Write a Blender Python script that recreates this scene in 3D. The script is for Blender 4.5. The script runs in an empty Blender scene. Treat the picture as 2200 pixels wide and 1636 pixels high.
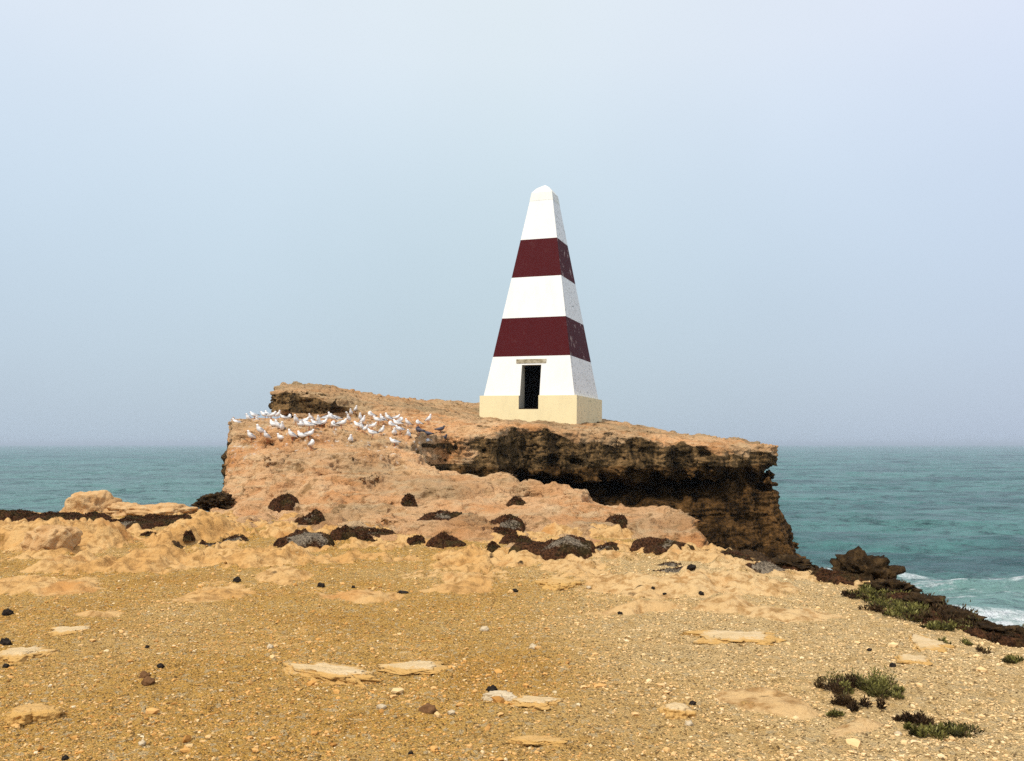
import bpy, math, random
import numpy as np
from mathutils import Vector, Matrix
from mathutils.bvhtree import BVHTree
R = math.radians
rng = np.random.default_rng(7)
random.seed(7)
S = bpy.context.scene
COL = S.collection

# ------------------------------------------------------------------ camera, sky, sun, exposure
F_PX, EYE = 1830.0, 1.6                       # focal length in pixels of the 2200 wide photograph, eye height
PITCH = math.atan((955 - 818) / F_PX)
cam = bpy.data.cameras.new('camera')
cam.sensor_width = 36; cam.lens = 36 * F_PX / 2200
cam.clip_start = 0.05; cam.clip_end = 60000
camo = bpy.data.objects.new('camera', cam); COL.objects.link(camo)
camo.location = (0, 0, EYE); camo.rotation_euler = (math.pi / 2 + PITCH, 0, 0)
S.camera = camo

SUN_EL, SUN_AZ = R(54), R(212)                # azimuth clockwise from +Y: behind the camera, to its left
sun = bpy.data.lights.new('sun', 'SUN'); sun.energy = 3.6; sun.angle = R(8); sun.color = (1, .94, .84)
suno = bpy.data.objects.new('sun', sun); COL.objects.link(suno)
sd = Vector((math.sin(SUN_AZ) * math.cos(SUN_EL), math.cos(SUN_AZ) * math.cos(SUN_EL), math.sin(SUN_EL)))
suno.rotation_euler = sd.to_track_quat('Z', 'Y').to_euler()
suno.location = sd * 80

W = bpy.data.worlds.new('World'); S.world = W; W.use_nodes = True
nt = W.node_tree; nt.nodes.clear()
def N(t, typ, **kw):
    n = t.nodes.new(typ)
    for k, v in kw.items(): setattr(n, k, v)
    return n
wo = N(nt, 'ShaderNodeOutputWorld'); bg = N(nt, 'ShaderNodeBackground')
bg.inputs['Strength'].default_value = 0.1
sky = N(nt, 'ShaderNodeTexSky'); sky.sky_type = 'NISHITA'; sky.sun_disc = False
sky.sun_elevation = SUN_EL; sky.sun_rotation = SUN_AZ; sky.dust_density = 3; sky.altitude = 10
tc = N(nt, 'ShaderNodeTexCoord'); sx = N(nt, 'ShaderNodeSeparateXYZ')
nt.links.new(tc.outputs['Generated'], sx.inputs[0])
ramp = N(nt, 'ShaderNodeValToRGB')            # the veil of high mist: darker at the horizon, bright overhead
nt.links.new(sx.outputs['Z'], ramp.inputs[0])
ramp.color_ramp.interpolation = 'B_SPLINE'
def stops(r, lst):
    e = r.color_ramp.elements
    while len(e) < len(lst): e.new(0.5)
    for i, (p, c) in enumerate(lst): e[i].position = p; e[i].color = (*c, 1)
stops(ramp, [(0.0, (.505, .605, .695)), (.10, (.57, .685, .765)), (.25, (.645, .785, .88)), (.42, (.80, .90, 1.0)), (.8, (1, 1, 1))])
az = N(nt, 'ShaderNodeValToRGB')              # teal to the left, lavender to the right
mr = N(nt, 'ShaderNodeMapRange'); mr.inputs['From Min'].default_value = -.6; mr.inputs['From Max'].default_value = .6
nt.links.new(sx.outputs['X'], mr.inputs[0]); nt.links.new(mr.outputs[0], az.inputs[0])
stops(az, [(0, (.985, .985, 1.03)), (.5, (.985, 1.0, .985)), (1, (1.0, .97, 1.06))])
m1 = N(nt, 'ShaderNodeMix', data_type='RGBA', blend_type='MULTIPLY'); m1.inputs[0].default_value = 1
nt.links.new(ramp.outputs[0], m1.inputs[6]); nt.links.new(az.outputs[0], m1.inputs[7])
wn = N(nt, 'ShaderNodeTexNoise'); wn.inputs['Scale'].default_value = 3; wn.inputs['Detail'].default_value = 4
nt.links.new(tc.outputs['Generated'], wn.inputs['Vector'])
wr = N(nt, 'ShaderNodeMapRange'); wr.inputs['To Min'].default_value = 9.4; wr.inputs['To Max'].default_value = 10.4
nt.links.new(wn.outputs[0], wr.inputs[0])
m2 = N(nt, 'ShaderNodeVectorMath', operation='SCALE')
nt.links.new(m1.outputs[2], m2.inputs[0]); nt.links.new(wr.outputs[0], m2.inputs['Scale'])
mx = N(nt, 'ShaderNodeMix', data_type='RGBA'); mx.inputs[0].default_value = 0.9
nt.links.new(sky.outputs[0], mx.inputs[6]); nt.links.new(m2.outputs[0], mx.inputs[7])
nt.links.new(mx.outputs[2], bg.inputs['Color']); nt.links.new(bg.outputs[0], wo.inputs['Surface'])

vs = S.view_settings
vs.view_transform = 'Standard'; vs.look = 'None'; vs.exposure = 0.0; vs.gamma = 1; vs.use_curve_mapping = False
S.render.engine = 'CYCLES'
S.cycles.use_denoising = False
S.cycles.max_bounces = 6; S.cycles.diffuse_bounces = 3; S.cycles.glossy_bounces = 2; S.cycles.volume_bounces = 0
S.cycles.use_adaptive_sampling = True

# ------------------------------------------------------------------ numpy helpers
def P(u, v, D):
    """point at forward distance D seen at pixel (u, v) of the 2200 x 1636 photograph"""
    cx, cy = (u - 1100) / F_PX, -(v - 818) / F_PX
    fy = math.cos(PITCH) - cy * math.sin(PITCH); fz = math.sin(PITCH) + cy * math.cos(PITCH)
    return np.array((cx / fy * D, D, EYE + fz / fy * D))
def ray(u, v):
    p = P(u, v, 1.0) - np.array((0, 0, EYE)); return Vector(p).normalized()
def gdist(v): return EYE / (EYE - P(1100, v, 1)[2]) if v > 957 else 1e4
_pr = np.random.default_rng(11).permutation(256).astype(np.int32); _pr = np.concatenate([_pr, _pr, _pr])
_g = np.random.default_rng(12).normal(size=(256, 3)).astype(np.float32); _g /= np.linalg.norm(_g, axis=1)[:, None]
def pn(x, y, z):
    x, y, z = np.broadcast_arrays(np.asarray(x, np.float32), np.asarray(y, np.float32), np.asarray(z, np.float32))
    xi, yi, zi = np.floor(x).astype(np.int32), np.floor(y).astype(np.int32), np.floor(z).astype(np.int32)
    fx, fy, fz = x - xi, y - yi, z - zi
    u, v, w = [t * t * t * (t * (t * 6 - 15) + 10) for t in (fx, fy, fz)]
    xi, yi, zi = xi & 255, yi & 255, zi & 255
    out = 0
    for a in (0, 1):
        A = _pr[xi + a]; wa = u if a else 1 - u
        for b in (0, 1):
            B = _pr[A + yi + b]; wb = v if b else 1 - v
            for c in (0, 1):
                g = _g[_pr[B + zi + c]]
                out = out + wa * wb * (w if c else 1 - w) * (g[..., 0] * (fx - a) + g[..., 1] * (fy - b) + g[..., 2] * (fz - c))
    return out * 1.5
def fbm(x, y, z, o=4, gain=.5):
    s, a = 0, 1.0
    for i in range(o):
        s = s + a * pn(x + 13.7 * i, y + 5.1 * i, z + 9.3 * i); x, y, z = x * 2.03, y * 2.03, z * 2.03; a *= gain
    return s
def sstep(a, b, x):
    t = np.clip((x - a) / (b - a), 0, 1); return t * t * (3 - 2 * t)
def polydist(px, py, poly):
    """signed distance to a polygon, negative inside"""
    d = np.full(px.shape, 1e9, np.float32); ins = np.zeros(px.shape, bool); n = len(poly)
    for i in range(n):
        ax, ay = poly[i]; bx, by = poly[(i + 1) % n]
        ex, ey = bx - ax, by - ay; wx, wy = px - ax, py - ay
        t = np.clip((wx * ex + wy * ey) / (ex * ex + ey * ey), 0, 1)
        d = np.minimum(d, (wx - ex * t) ** 2 + (wy - ey * t) ** 2)
        c = (ay > py) != (by > py)
        if ey != 0: ins ^= c & (px < ex * (py - ay) / ey + ax)
    return np.where(ins, -1, 1) * np.sqrt(d)
class TPS:
    def __init__(s, pts, lam=.02):
        p = np.array(pts, float); s.p = p; n = len(p)
        K = s.k(np.hypot(p[:, None, 0] - p[None, :, 0], p[:, None, 1] - p[None, :, 1])) + lam * np.eye(n)
        Q = np.c_[np.ones(n), p[:, :2]]
        A = np.block([[K, Q], [Q.T, np.zeros((3, 3))]]); s.w = np.linalg.solve(A, np.r_[p[:, 2], 0, 0, 0])
    def k(s, r): return np.where(r > 1e-9, r * r * np.log(np.maximum(r, 1e-9)), 0)
    def __call__(s, x, y):
        o = s.w[-3] + s.w[-2] * x + s.w[-1] * y
        for q, w in zip(s.p, s.w): o = o + w * s.k(np.hypot(x - q[0], y - q[1]))
        return o.astype(np.float32)
def mesh_np(name, V, Fq, mats=(), smooth=True, attrs=None, midx=None):
    me = bpy.data.meshes.new(name); V = np.asarray(V, np.float32); Fq = np.asarray(Fq, np.int32); k = Fq.shape[1]
    me.vertices.add(len(V)); me.vertices.foreach_set('co', V.ravel())
    me.loops.add(Fq.size); me.loops.foreach_set('vertex_index', Fq.ravel())
    me.polygons.add(len(Fq)); me.polygons.foreach_set('loop_start', np.arange(len(Fq), dtype=np.int32) * k)
    try: me.polygons.foreach_set('loop_total', np.full(len(Fq), k, np.int32))
    except Exception: pass
    me.polygons.foreach_set('use_smooth', np.full(len(Fq), smooth))
    for m in mats: me.materials.append(m)
    if midx is not None: me.polygons.foreach_set('material_index', np.asarray(midx, np.int32))
    me.update(calc_edges=True); me.validate()
    for a, val in (attrs or {}).items():
        at = me.attributes.new(a, 'FLOAT', 'POINT'); at.data.foreach_set('value', np.asarray(val, np.float32))
    return me
def link(name, me, parent=None, loc=None, **props):
    o = bpy.data.objects.new(name, me); COL.objects.link(o)
    if parent: o.parent = parent
    if loc is not None: o.location = loc
    for k, v in props.items(): o[k] = v
    return o
def thing(o, label, cat, group=None):
    o['label'] = label; o['category'] = cat
    if group: o['group'] = group
    return o
def grid_faces(nr, nc, wrap=False):
    i = np.arange(nr - 1)[:, None] * nc; cols = np.arange(nc if wrap else nc - 1)[None]
    a = i + cols; b = i + (cols + 1) % nc
    return np.stack([a, b, b + nc, a + nc], -1).reshape(-1, 4)

# ------------------------------------------------------------------ materials
def mat(name):
    m = bpy.data.materials.new(name); m.use_nodes = True; t = m.node_tree
    b = t.nodes['Principled BSDF']; b.inputs['Specular IOR Level'].default_value = .06; b.inputs['Roughness'].default_value = .9
    return m, t, b
def noise(t, scale, detail=6, rough=.6, vec=None, dist=0.0):
    n = N(t, 'ShaderNodeTexNoise'); n.inputs['Scale'].default_value = scale; n.inputs['Detail'].default_value = detail
    n.inputs['Roughness'].default_value = rough; n.inputs['Distortion'].default_value = dist
    if vec: t.links.new(vec, n.inputs['Vector'])
    return n.outputs[0]
def rampn(t, fac, lst, interp='LINEAR'):
    r = N(t, 'ShaderNodeValToRGB'); r.color_ramp.interpolation = interp; stops(r, lst); t.links.new(fac, r.inputs[0]); return r.outputs[0]
def mix(t, fac, a, b, mode='MIX'):
    m = N(t, 'ShaderNodeMix', data_type='RGBA', blend_type=mode)
    for s, x in ((0, fac), (6, a), (7, b)):
        if hasattr(x, 'links'): t.links.new(x, m.inputs[s])
        elif s == 0: m.inputs[0].default_value = x
        else: m.inputs[s].default_value = (*x, 1)
    return m.outputs[2]
def mth(t, op, a, b=0.0, clamp=False):
    m = N(t, 'ShaderNodeMath', operation=op, use_clamp=clamp)
    for i, x in enumerate((a, b)):
        if hasattr(x, 'links'): t.links.new(x, m.inputs[i])
        else: m.inputs[i].default_value = x
    return m.outputs[0]
def attr(t, name):
    a = N(t, 'ShaderNodeAttribute'); a.attribute_name = name; return a.outputs['Fac']
def objvec(t, scale=(1, 1, 1)):
    c = N(t, 'ShaderNodeTexCoord'); mp = N(t, 'ShaderNodeMapping'); mp.inputs['Scale'].default_value = scale
    t.links.new(c.outputs['Object'], mp.inputs[0]); return mp.outputs[0]
def bump(t, b, h, strength, dist):
    n = N(t, 'ShaderNodeBump'); n.inputs['Strength'].default_value = strength; n.inputs['Distance'].default_value = dist
    t.links.new(h, n.inputs['Height']); t.links.new(n.outputs[0], b.inputs['Normal'])

# headland rock: tan to orange limestone with dark lichen crust, painted ledge shade and dark cracks where the attribute 'crust' is high
M_rock, t, b = mat('limestone')
v = objvec(t); vl = objvec(t, (.6, .6, 3.2))
n1 = noise(t, .55, 5, .55, v, .4); n2 = noise(t, 2.6, 8, .65, v); n3 = noise(t, 9, 6, .7, v); st = noise(t, 1.6, 6, .6, vl, .3)
c = rampn(t, n1, [(.28, (.50, .225, .08)), (.44, (.60, .315, .14)), (.56, (.66, .40, .205)), (.72, (.57, .33, .15))])
c = mix(t, rampn(t, st, [(.50, (0, 0, 0)), (.64, (.75, .75, .75))]), c, (.62, .44, .25))
c = mix(t, rampn(t, n2, [(.36, (.8, .8, .8)), (.46, (0, 0, 0))]), c, (.25, .135, .052))
c = mix(t, rampn(t, n2, [(.60, (0, 0, 0)), (.72, (.8, .8, .8))]), c, (.44, .20, .06))
c = mix(t, attr(t, 'grey'), c, mix(t, n3, (.30, .23, .13), (.22, .155, .085)))
vv = noise(t, 1.0, 7, .68, objvec(t, (1.5, 1.5, .55)), .5)
dk = mth(t, 'ADD', mth(t, 'MULTIPLY', vv, .72), mth(t, 'MULTIPLY', n3, .28))
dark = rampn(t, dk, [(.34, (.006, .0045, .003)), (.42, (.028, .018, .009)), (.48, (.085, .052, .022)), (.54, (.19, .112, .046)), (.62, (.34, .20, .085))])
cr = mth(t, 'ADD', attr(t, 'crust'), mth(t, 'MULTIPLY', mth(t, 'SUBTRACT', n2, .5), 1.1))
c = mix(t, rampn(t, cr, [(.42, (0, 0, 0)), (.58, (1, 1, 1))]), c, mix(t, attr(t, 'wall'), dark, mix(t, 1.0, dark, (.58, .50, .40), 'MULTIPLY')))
c = mix(t, mth(t, 'MULTIPLY', attr(t, 'guano'), .8), c, (.70, .68, .62))
t.links.new(c, b.inputs['Base Color'])
h = mth(t, 'ADD', mth(t, 'MULTIPLY', n2, 1.0), mth(t, 'ADD', mth(t, 'MULTIPLY', n3, .35), mth(t, 'MULTIPLY', st, .6)))
bump(t, b, h, 1.0, .24)

# foreground ground: ochre gravelly dirt, bedrock where 'bed', paler stony soil where 'pale'
M_ground, t, b = mat('ochre_ground')
v = objvec(t)
g1 = noise(t, .9, 5, .6, v, .3); g2 = noise(t, 7, 8, .65, v); g3 = noise(t, 38, 5, .7, v); g4 = noise(t, 110, 3, .6, v)
vo = N(t, 'ShaderNodeTexVoronoi'); vo.inputs['Scale'].default_value = 75; t.links.new(v, vo.inputs['Vector'])
vo2 = N(t, 'ShaderNodeTexVoronoi'); vo2.inputs['Scale'].default_value = 32; t.links.new(v, vo2.inputs['Vector'])
hsv = N(t, 'ShaderNodeSeparateColor'); t.links.new(vo.outputs['Color'], hsv.inputs[0])
hsv2 = N(t, 'ShaderNodeSeparateColor'); t.links.new(vo2.outputs['Color'], hsv2.inputs[0])
dirt = rampn(t, g1, [(.3, (.63, .33, .070)), (.5, (.70, .40, .100)), (.7, (.73, .455, .15))])
palec = rampn(t, g2, [(.3, (.75, .50, .215)), (.5, (.82, .575, .275)), (.7, (.85, .645, .35))])
dirt = mix(t, attr(t, 'pale'), dirt, palec)
np_ = mth(t, 'SUBTRACT', 1.0, mth(t, 'MULTIPLY', attr(t, 'pale'), .65))
dirt = mix(t, mth(t, 'MULTIPLY', np_, rampn(t, g2, [(.34, (.7, .7, .7)), (.47, (0, 0, 0))])), dirt, (.40, .21, .050))
dirt = mix(t, mth(t, 'MULTIPLY', np_, rampn(t, g3, [(.37, (.8, .8, .8)), (.46, (0, 0, 0))])), dirt, (.27, .145, .040))
dirt = mix(t, rampn(t, hsv.outputs[0], [(.72, (0, 0, 0)), (.74, (.55, .55, .55))]), dirt, (.56, .385, .17))
dirt = mix(t, rampn(t, hsv.outputs[1], [(.86, (0, 0, 0)), (.88, (.8, .8, .8))]), dirt, (.15, .085, .033))
dirt = mix(t, rampn(t, hsv2.outputs[0], [(.90, (0, 0, 0)), (.92, (.7, .7, .7))]), dirt, (.62, .47, .26))
bed = rampn(t, g1, [(.3, (.49, .265, .085)), (.45, (.56, .32, .115)), (.58, (.60, .385, .165)), (.72, (.54, .295, .10))])
bed = mix(t, attr(t, 'pale'), bed, mix(t, g1, (.55, .35, .155), (.64, .47, .25)))
bed = mix(t, rampn(t, g2, [(.40, (.85, .85, .85)), (.52, (0, 0, 0))]), bed, (.33, .175, .06))
bed = mix(t, rampn(t, g1, [(.55, (0, 0, 0)), (.68, (.7, .7, .7))]), bed, (.50, .24, .075))
bf = mth(t, 'ADD', attr(t, 'bed'), mth(t, 'ADD', mth(t, 'MULTIPLY', mth(t, 'SUBTRACT', g2, .5), 2.2), mth(t, 'MULTIPLY', mth(t, 'SUBTRACT', g3, .5), 1.0)))
bfr = rampn(t, bf, [(.44, (0, 0, 0)), (.74, (1, 1, 1))])
c = mix(t, bfr, dirt, bed)
cr = mth(t, 'ADD', attr(t, 'crust'), mth(t, 'MULTIPLY', mth(t, 'SUBTRACT', g2, .5), .9))
c = mix(t, rampn(t, cr, [(.45, (0, 0, 0)), (.6, (1, 1, 1))]), c, rampn(t, g3, [(.35, (.02, .012, .008)), (.6, (.075, .045, .022)), (.75, (.16, .10, .05))]))
t.links.new(c, b.inputs['Base Color'])
hh = mth(t, 'ADD', mth(t, 'MULTIPLY', g3, 1.0), mth(t, 'ADD', mth(t, 'MULTIPLY', g4, .35), mth(t, 'MULTIPLY', vo.outputs['Distance'], -.6)))
hh = mth(t, 'MULTIPLY', hh, mth(t, 'SUBTRACT', 1.15, bfr))
hh = mth(t, 'ADD', hh, mth(t, 'MULTIPLY', g2, 1.6))
bump(t, b, hh, 1.0, .04)

def stone_mat(name, lo, mid, hi, scale=14, bd=.02, use_tint=False, dirt=False):
    m, t, b = mat(name); v = objvec(t)
    a = noise(t, scale, 7, .65, v); a2 = noise(t, scale * 4, 4, .6, v)
    c = rampn(t, a, [(.3, lo), (.5, mid), (.7, hi)])
    if use_tint:
        oi = N(t, 'ShaderNodeObjectInfo'); c = mix(t, 1.0, c, rampn(t, oi.outputs['Random'], [(0, (.75, .75, .75)), (1, (1.1, 1.05, 1))]), 'MULTIPLY')
    if dirt:
        d_ = noise(t, 3.2, 6, .6, v); d2 = noise(t, 45, 4, .65, v)
        c = mix(t, rampn(t, mth(t, 'ADD', mth(t, 'MULTIPLY', attr(t, 'rim'), .17), mth(t, 'ADD', mth(t, 'MULTIPLY', d_, .6), mth(t, 'MULTIPLY', d2, .4))), [(.52, (0, 0, 0)), (.64, (.95, .95, .95))]), c, mix(t, d2, (.42, .22, .055), (.64, .40, .14)))
    t.links.new(c, b.inputs['Base Color']); bump(t, b, mth(t, 'ADD', a, mth(t, 'MULTIPLY', a2, .4)), .8, bd); return m
M_pale = stone_mat('pale_limestone', (.50, .35, .17), (.60, .445, .25), (.66, .52, .33), 6, .05, dirt=True)
M_rubble = stone_mat('tan_slab', (.46, .26, .085), (.55, .34, .13), (.60, .41, .19), 6, .05, dirt=True)
M_tan = stone_mat('tan_limestone', (.45, .25, .10), (.54, .33, .15), (.60, .42, .22), 5, .06)
M_black = stone_mat('black_stone', (.010, .008, .007), (.022, .017, .014), (.05, .038, .028), 30, .01)
M_brown = stone_mat('brown_stone', (.10, .05, .022), (.16, .08, .034), (.24, .13, .06), 24, .01)
M_white = stone_mat('whitish_stone', (.42, .32, .19), (.54, .43, .28), (.64, .54, .38), 20, .01)
M_crag = stone_mat('dark_crag', (.010, .007, .004), (.040, .024, .011), (.115, .068, .028), 7, .10)
M_grav, t, b = mat('gravel_stones')
tn = attr(t, 'tint')
c = rampn(t, tn, [(0, (.14, .07, .02)), (.12, (.40, .19, .05)), (.38, (.62, .325, .095)), (.64, (.69, .42, .17)), (.82, (.72, .53, .27)), (1, (.78, .66, .46))])
c = mix(t, noise(t, 60, 4, .6, objvec(t)), c, mix(t, .22, c, (.15, .08, .02)))
c = mix(t, mth(t, 'MULTIPLY', attr(t, 'pale'), .75), c, rampn(t, tn, [(0, (.40, .27, .13)), (.3, (.67, .455, .22)), (.7, (.78, .57, .31)), (1, (.80, .67, .46))]))
t.links.new(c, b.inputs['Base Color'])

# cushion plants and shrubs
M_cush, t, b = mat('cushion_foliage'); v = objvec(t)
a = noise(t, 26, 6, .7, v); a0 = noise(t, 3.5, 4, .6, v)
live = rampn(t, a, [(.36, (.012, .0065, .004)), (.5, (.060, .026, .012)), (.64, (.135, .060, .026))])
live = mix(t, rampn(t, a0, [(.48, (0, 0, 0)), (.62, (.7, .7, .7))]), live, rampn(t, a, [(.34, (.016, .013, .005)), (.66, (.075, .06, .022))]))
dead = rampn(t, a, [(.34, (.07, .055, .042)), (.5, (.20, .16, .115)), (.68, (.36, .29, .20))])
df = mth(t, 'ADD', attr(t, 'dead'), mth(t, 'MULTIPLY', mth(t, 'SUBTRACT', a, .5), 1.6))
c = mix(t, rampn(t, df, [(.42, (0, 0, 0)), (.62, (1, 1, 1))]), live, dead)
t.links.new(c, b.inputs['Base Color']); bump(t, b, a, 1.0, .05)
def leaf_mat(name, lst):
    m, t, b = mat(name); t.links.new(rampn(t, attr(t, 'tint'), lst), b.inputs['Base Color']); b.inputs['Roughness'].default_value = .7; return m
M_leafg = leaf_mat('olive_leaves', [(0, (.035, .030, .014)), (.3, (.080, .072, .022)), (.65, (.165, .150, .038)), (1, (.26, .235, .085))])
M_leafb = leaf_mat('brown_leaves', [(0, (.016, .010, .006)), (.4, (.05, .028, .014)), (.75, (.085, .052, .022)), (1, (.11, .095, .035))])
M_stem, t, b = mat('woody_stem'); b.inputs['Base Color'].default_value = (.10, .065, .04, 1)

# painted masonry of the obelisk, with flakes and black weather spots controlled by 'worn'
def paint(name, base, under, spots, flake=.66, dirty=(.35, .32, .24)):
    m, t, b = mat(name); v = objvec(t); vz = objvec(t, (2.2, 2.2, .7))
    a = noise(t, 2.0, 7, .62, v); d = noise(t, 9, 6, .65, v); s = noise(t, 1.2, 5, .6, vz)
    w = attr(t, 'worn')
    c = mix(t, rampn(t, s, [(.36, (.2, .2, .2)), (.6, (0, 0, 0))]), base, tuple(x * .7 for x in base))
    fl = mth(t, 'MULTIPLY', w, rampn(t, mth(t, 'ADD', mth(t, 'MULTIPLY', a, .7), mth(t, 'MULTIPLY', d, .3)), [(flake, (0, 0, 0)), (flake + .035, (1, 1, 1))]))
    c = mix(t, fl, c, under)
    sp = mth(t, 'MULTIPLY', w, rampn(t, d, [(.575, (0, 0, 0)), (.63, (.85, .85, .85))]))
    c = mix(t, sp, c, spots)
    c = mix(t, mth(t, 'MULTIPLY', w, rampn(t, s, [(.50, (0, 0, 0)), (.75, (.30, .30, .30))])), c, dirty)
    t.links.new(c, b.inputs['Base Color']); b.inputs['Roughness'].default_value = .6
    bump(t, b, d, .25, .02); return m
M_white_p = paint('white_paint', (.80, .79, .75), (.55, .52, .45), (.10, .095, .08), .58)
M_red_p = paint('maroon_paint', (.068, .0070, .0088), (.42, .30, .26), (.03, .008, .008), .575, (.04, .012, .012))
M_cream_p = paint('cream_paint', (.82, .70, .42), (.55, .48, .32), (.13, .11, .07), .60)
M_cap_p = paint('weathered_white_paint', (.77, .755, .68), (.5, .47, .38), (.2, .18, .13), .56)
M_reveal, t, b = mat('reveal_plaster'); b.inputs['Base Color'].default_value = (.50, .47, .38, 1)
M_inner, t, b = mat('unlit_dark_interior'); b.inputs['Base Color'].default_value = (.03, .02, .015, 1)  # near-black base colour stands in for the darkness of the unlit interior
M_lintel = stone_mat('bare_lintel', (.16, .13, .08), (.36, .31, .21), (.58, .53, .42), 5, .02)
# birds
def flat(name, c, r=.8):
    m, t, b = mat(name); v = objvec(t); a = noise(t, 60, 4, .6, v)
    t.links.new(mix(t, a, tuple(x * .88 for x in c), tuple(min(1, x * 1.06) for x in c)), b.inputs['Base Color']); b.inputs['Roughness'].default_value = r; return m
M_gw = flat('white_plumage', (.80, .79, .77)); M_gg = flat('grey_wing_plumage', (.36, .37, .39)); M_gb = flat('black_wingtip', (.03, .03, .03))
M_gr = flat('red_bill_and_legs', (.38, .07, .03)); M_pd = flat('slate_plumage', (.075, .07, .085)); M_pw = flat('slate_wing', (.13, .12, .14)); M_pb = flat('dark_bill', (.03, .025, .025))

# sea
M_sea, t, b = mat('sea_water'); v = objvec(t)
sw = noise(t, .035, 6, .62, objvec(t, (.45, 1.2, 1)), .3); sw2 = noise(t, .35, 5, .65, objvec(t, (.5, 1.3, 1))); big = noise(t, .004, 4, .5, v)
c = rampn(t, big, [(.35, (.050, .178, .160)), (.65, (.066, .200, .186))])
c = mix(t, rampn(t, sw, [(.40, (.9, .9, .9)), (.54, (0, 0, 0))]), c, (.014, .060, .070))
chop = noise(t, .26, 6, .66, objvec(t, (.75, 1.0, 1)), .6); chop2 = noise(t, .85, 5, .66, objvec(t, (.7, 1.1, 1)), .5)
c = mix(t, attr(t, 'shoal'), c, (.15, .28, .255))
c = mix(t, rampn(t, mth(t, 'ADD', mth(t, 'MULTIPLY', chop, .65), mth(t, 'MULTIPLY', chop2, .35)), [(.41, (.9, .9, .9)), (.51, (0, 0, 0))]), c, (.010, .052, .052))  # short dark dashes: shading of the wave faces put into the water colour
fm = mth(t, 'ADD', attr(t, 'foam'), mth(t, 'MULTIPLY', mth(t, 'SUBTRACT', mth(t, 'ADD', mth(t, 'MULTIPLY', sw2, .5), mth(t, 'MULTIPLY', noise(t, 1.1, 6, .7, v), .5)), .5), 3.2))
ff = rampn(t, fm, [(.45, (0, 0, 0)), (1.0, (1, 1, 1))])
c = mix(t, ff, c, (.68, .72, .73))
t.links.new(c, b.inputs['Base Color']); b.inputs['IOR'].default_value = 1.33; b.inputs['Specular IOR Level'].default_value = .32
t.links.new(mth(t, 'ADD', .22, mth(t, 'MULTIPLY', ff, .6)), b.inputs['Roughness'])
bump(t, b, mth(t, 'ADD', mth(t, 'MULTIPLY', chop, 2.2), mth(t, 'ADD', chop2, mth(t, 'MULTIPLY', noise(t, 1.6, 5, .65, objvec(t, (.6, 1.2, 1))), .35))), 1.0, 1.0)

# ------------------------------------------------------------------ sea mesh
SEA_Z = -11.0
def build_sea():
    D = np.concatenate([np.linspace(-60, 18, 14), 20 * (16000 / 20) ** np.linspace(0, 1, 620)]).astype(np.float32)
    T = np.tan(np.linspace(R(-50), R(50), 420)).astype(np.float32)
    Y = np.repeat(D[:, None], len(T), 1); X = T[None] * np.maximum(np.abs(Y), 60)
    step = np.gradient(D)[:, None]
    Z = np.zeros_like(X)
    for L, A, th in ((38, .42, .12), (21, .30, -.2), (12, .2, .3), (7, .13, -.1), (4.2, .09, .25)):
        k = 2 * math.pi / L; ph = k * (X * math.sin(th) + Y * math.cos(th)) + 4.0 * fbm(X / (L * 2.2), Y / (L * 1.6), np.float32(L), 2)
        am = A * (.5 + .9 * np.clip(.5 + pn(X / (L * 3), Y / (L * 2), np.float32(L + 3)), 0, 1))
        Z += am * (1 - np.abs(np.sin(ph / 2)) * 1.7) * np.clip(L / (3.0 * step), 0, 1)
    # surf along the foot of the cliff on the right
    foam = np.zeros_like(X)
    line = lambda xx: 88 - .52 * (xx - 24)                          # a breaking line running in to the shore
    w = pn(X / 9, Y / 9, np.float32(2)) * 4 + pn(X / 3, Y / 3, np.float32(5)) * 1.4
    onr = sstep(20, 26, X) * sstep(150, 60, Y)
    d1 = Y - line(X) + w
    foam = np.maximum(foam, onr * np.exp(-(d1 / 2.6) ** 2) * 1.0)
    foam = np.maximum(foam, onr * .62 * sstep(1, -3, d1) * sstep(-24, -4, d1) * (.55 + .6 * pn(X / 4, Y / 5, np.float32(8))))
    d2 = Y - (66 - .32 * (X - 24)) + w * .6
    foam = np.maximum(foam, onr * .95 * np.exp(-(d2 / 2.3) ** 2))
    d3 = Y - (104 - .1 * (X - 30)) + w
    foam = np.maximum(foam, onr * .62 * np.exp(-(d3 / 1.5) ** 2) * sstep(.0, .35, pn(X / 11, Y / 20, np.float32(21))))
    foam = np.maximum(foam, .9 * sstep(62, 48, np.hypot(X, Y)))
    # scattered small whitecaps
    cap = pn(X / 16, Y / 10, np.float32(31)); cap2 = pn(X / 3.2, Y / 1.6, np.float32(33))
    foam = np.maximum(foam, .75 * sstep(.50, .62, cap) * sstep(.15, .4, cap2) * sstep(700, 120, Y))
    wl = np.exp(-((Y - 150 + pn(X / 20, 0 * X, 0 * X) * 6) / 2.0) ** 2) * sstep(-56, -50, X) * sstep(-34, -40, X); foam = np.maximum(foam, .7 * wl * (.6 + pn(X / 3, Y / 3, np.float32(3))))
    shoal = np.clip(onr * sstep(14, -4, Y - line(X) + w) + .12 * sstep(-.2, .4, pn(X / 60, Y / 40, np.float32(41))), 0, 1)
    shoal = np.maximum(shoal, .45 * sstep(10, -80, X) * sstep(900, 100, Y))
    Z += np.exp(-(d1 / 3.5) ** 2) * onr * .7
    V = np.stack([X, Y, Z + SEA_Z], -1).reshape(-1, 3)
    me = mesh_np('sea', V, grid_faces(*X.shape), [M_sea], True, {'foam': np.clip(foam, 0, 1.2).ravel(), 'shoal': shoal.ravel()})
    link('sea', me, kind='structure')
build_sea()

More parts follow.
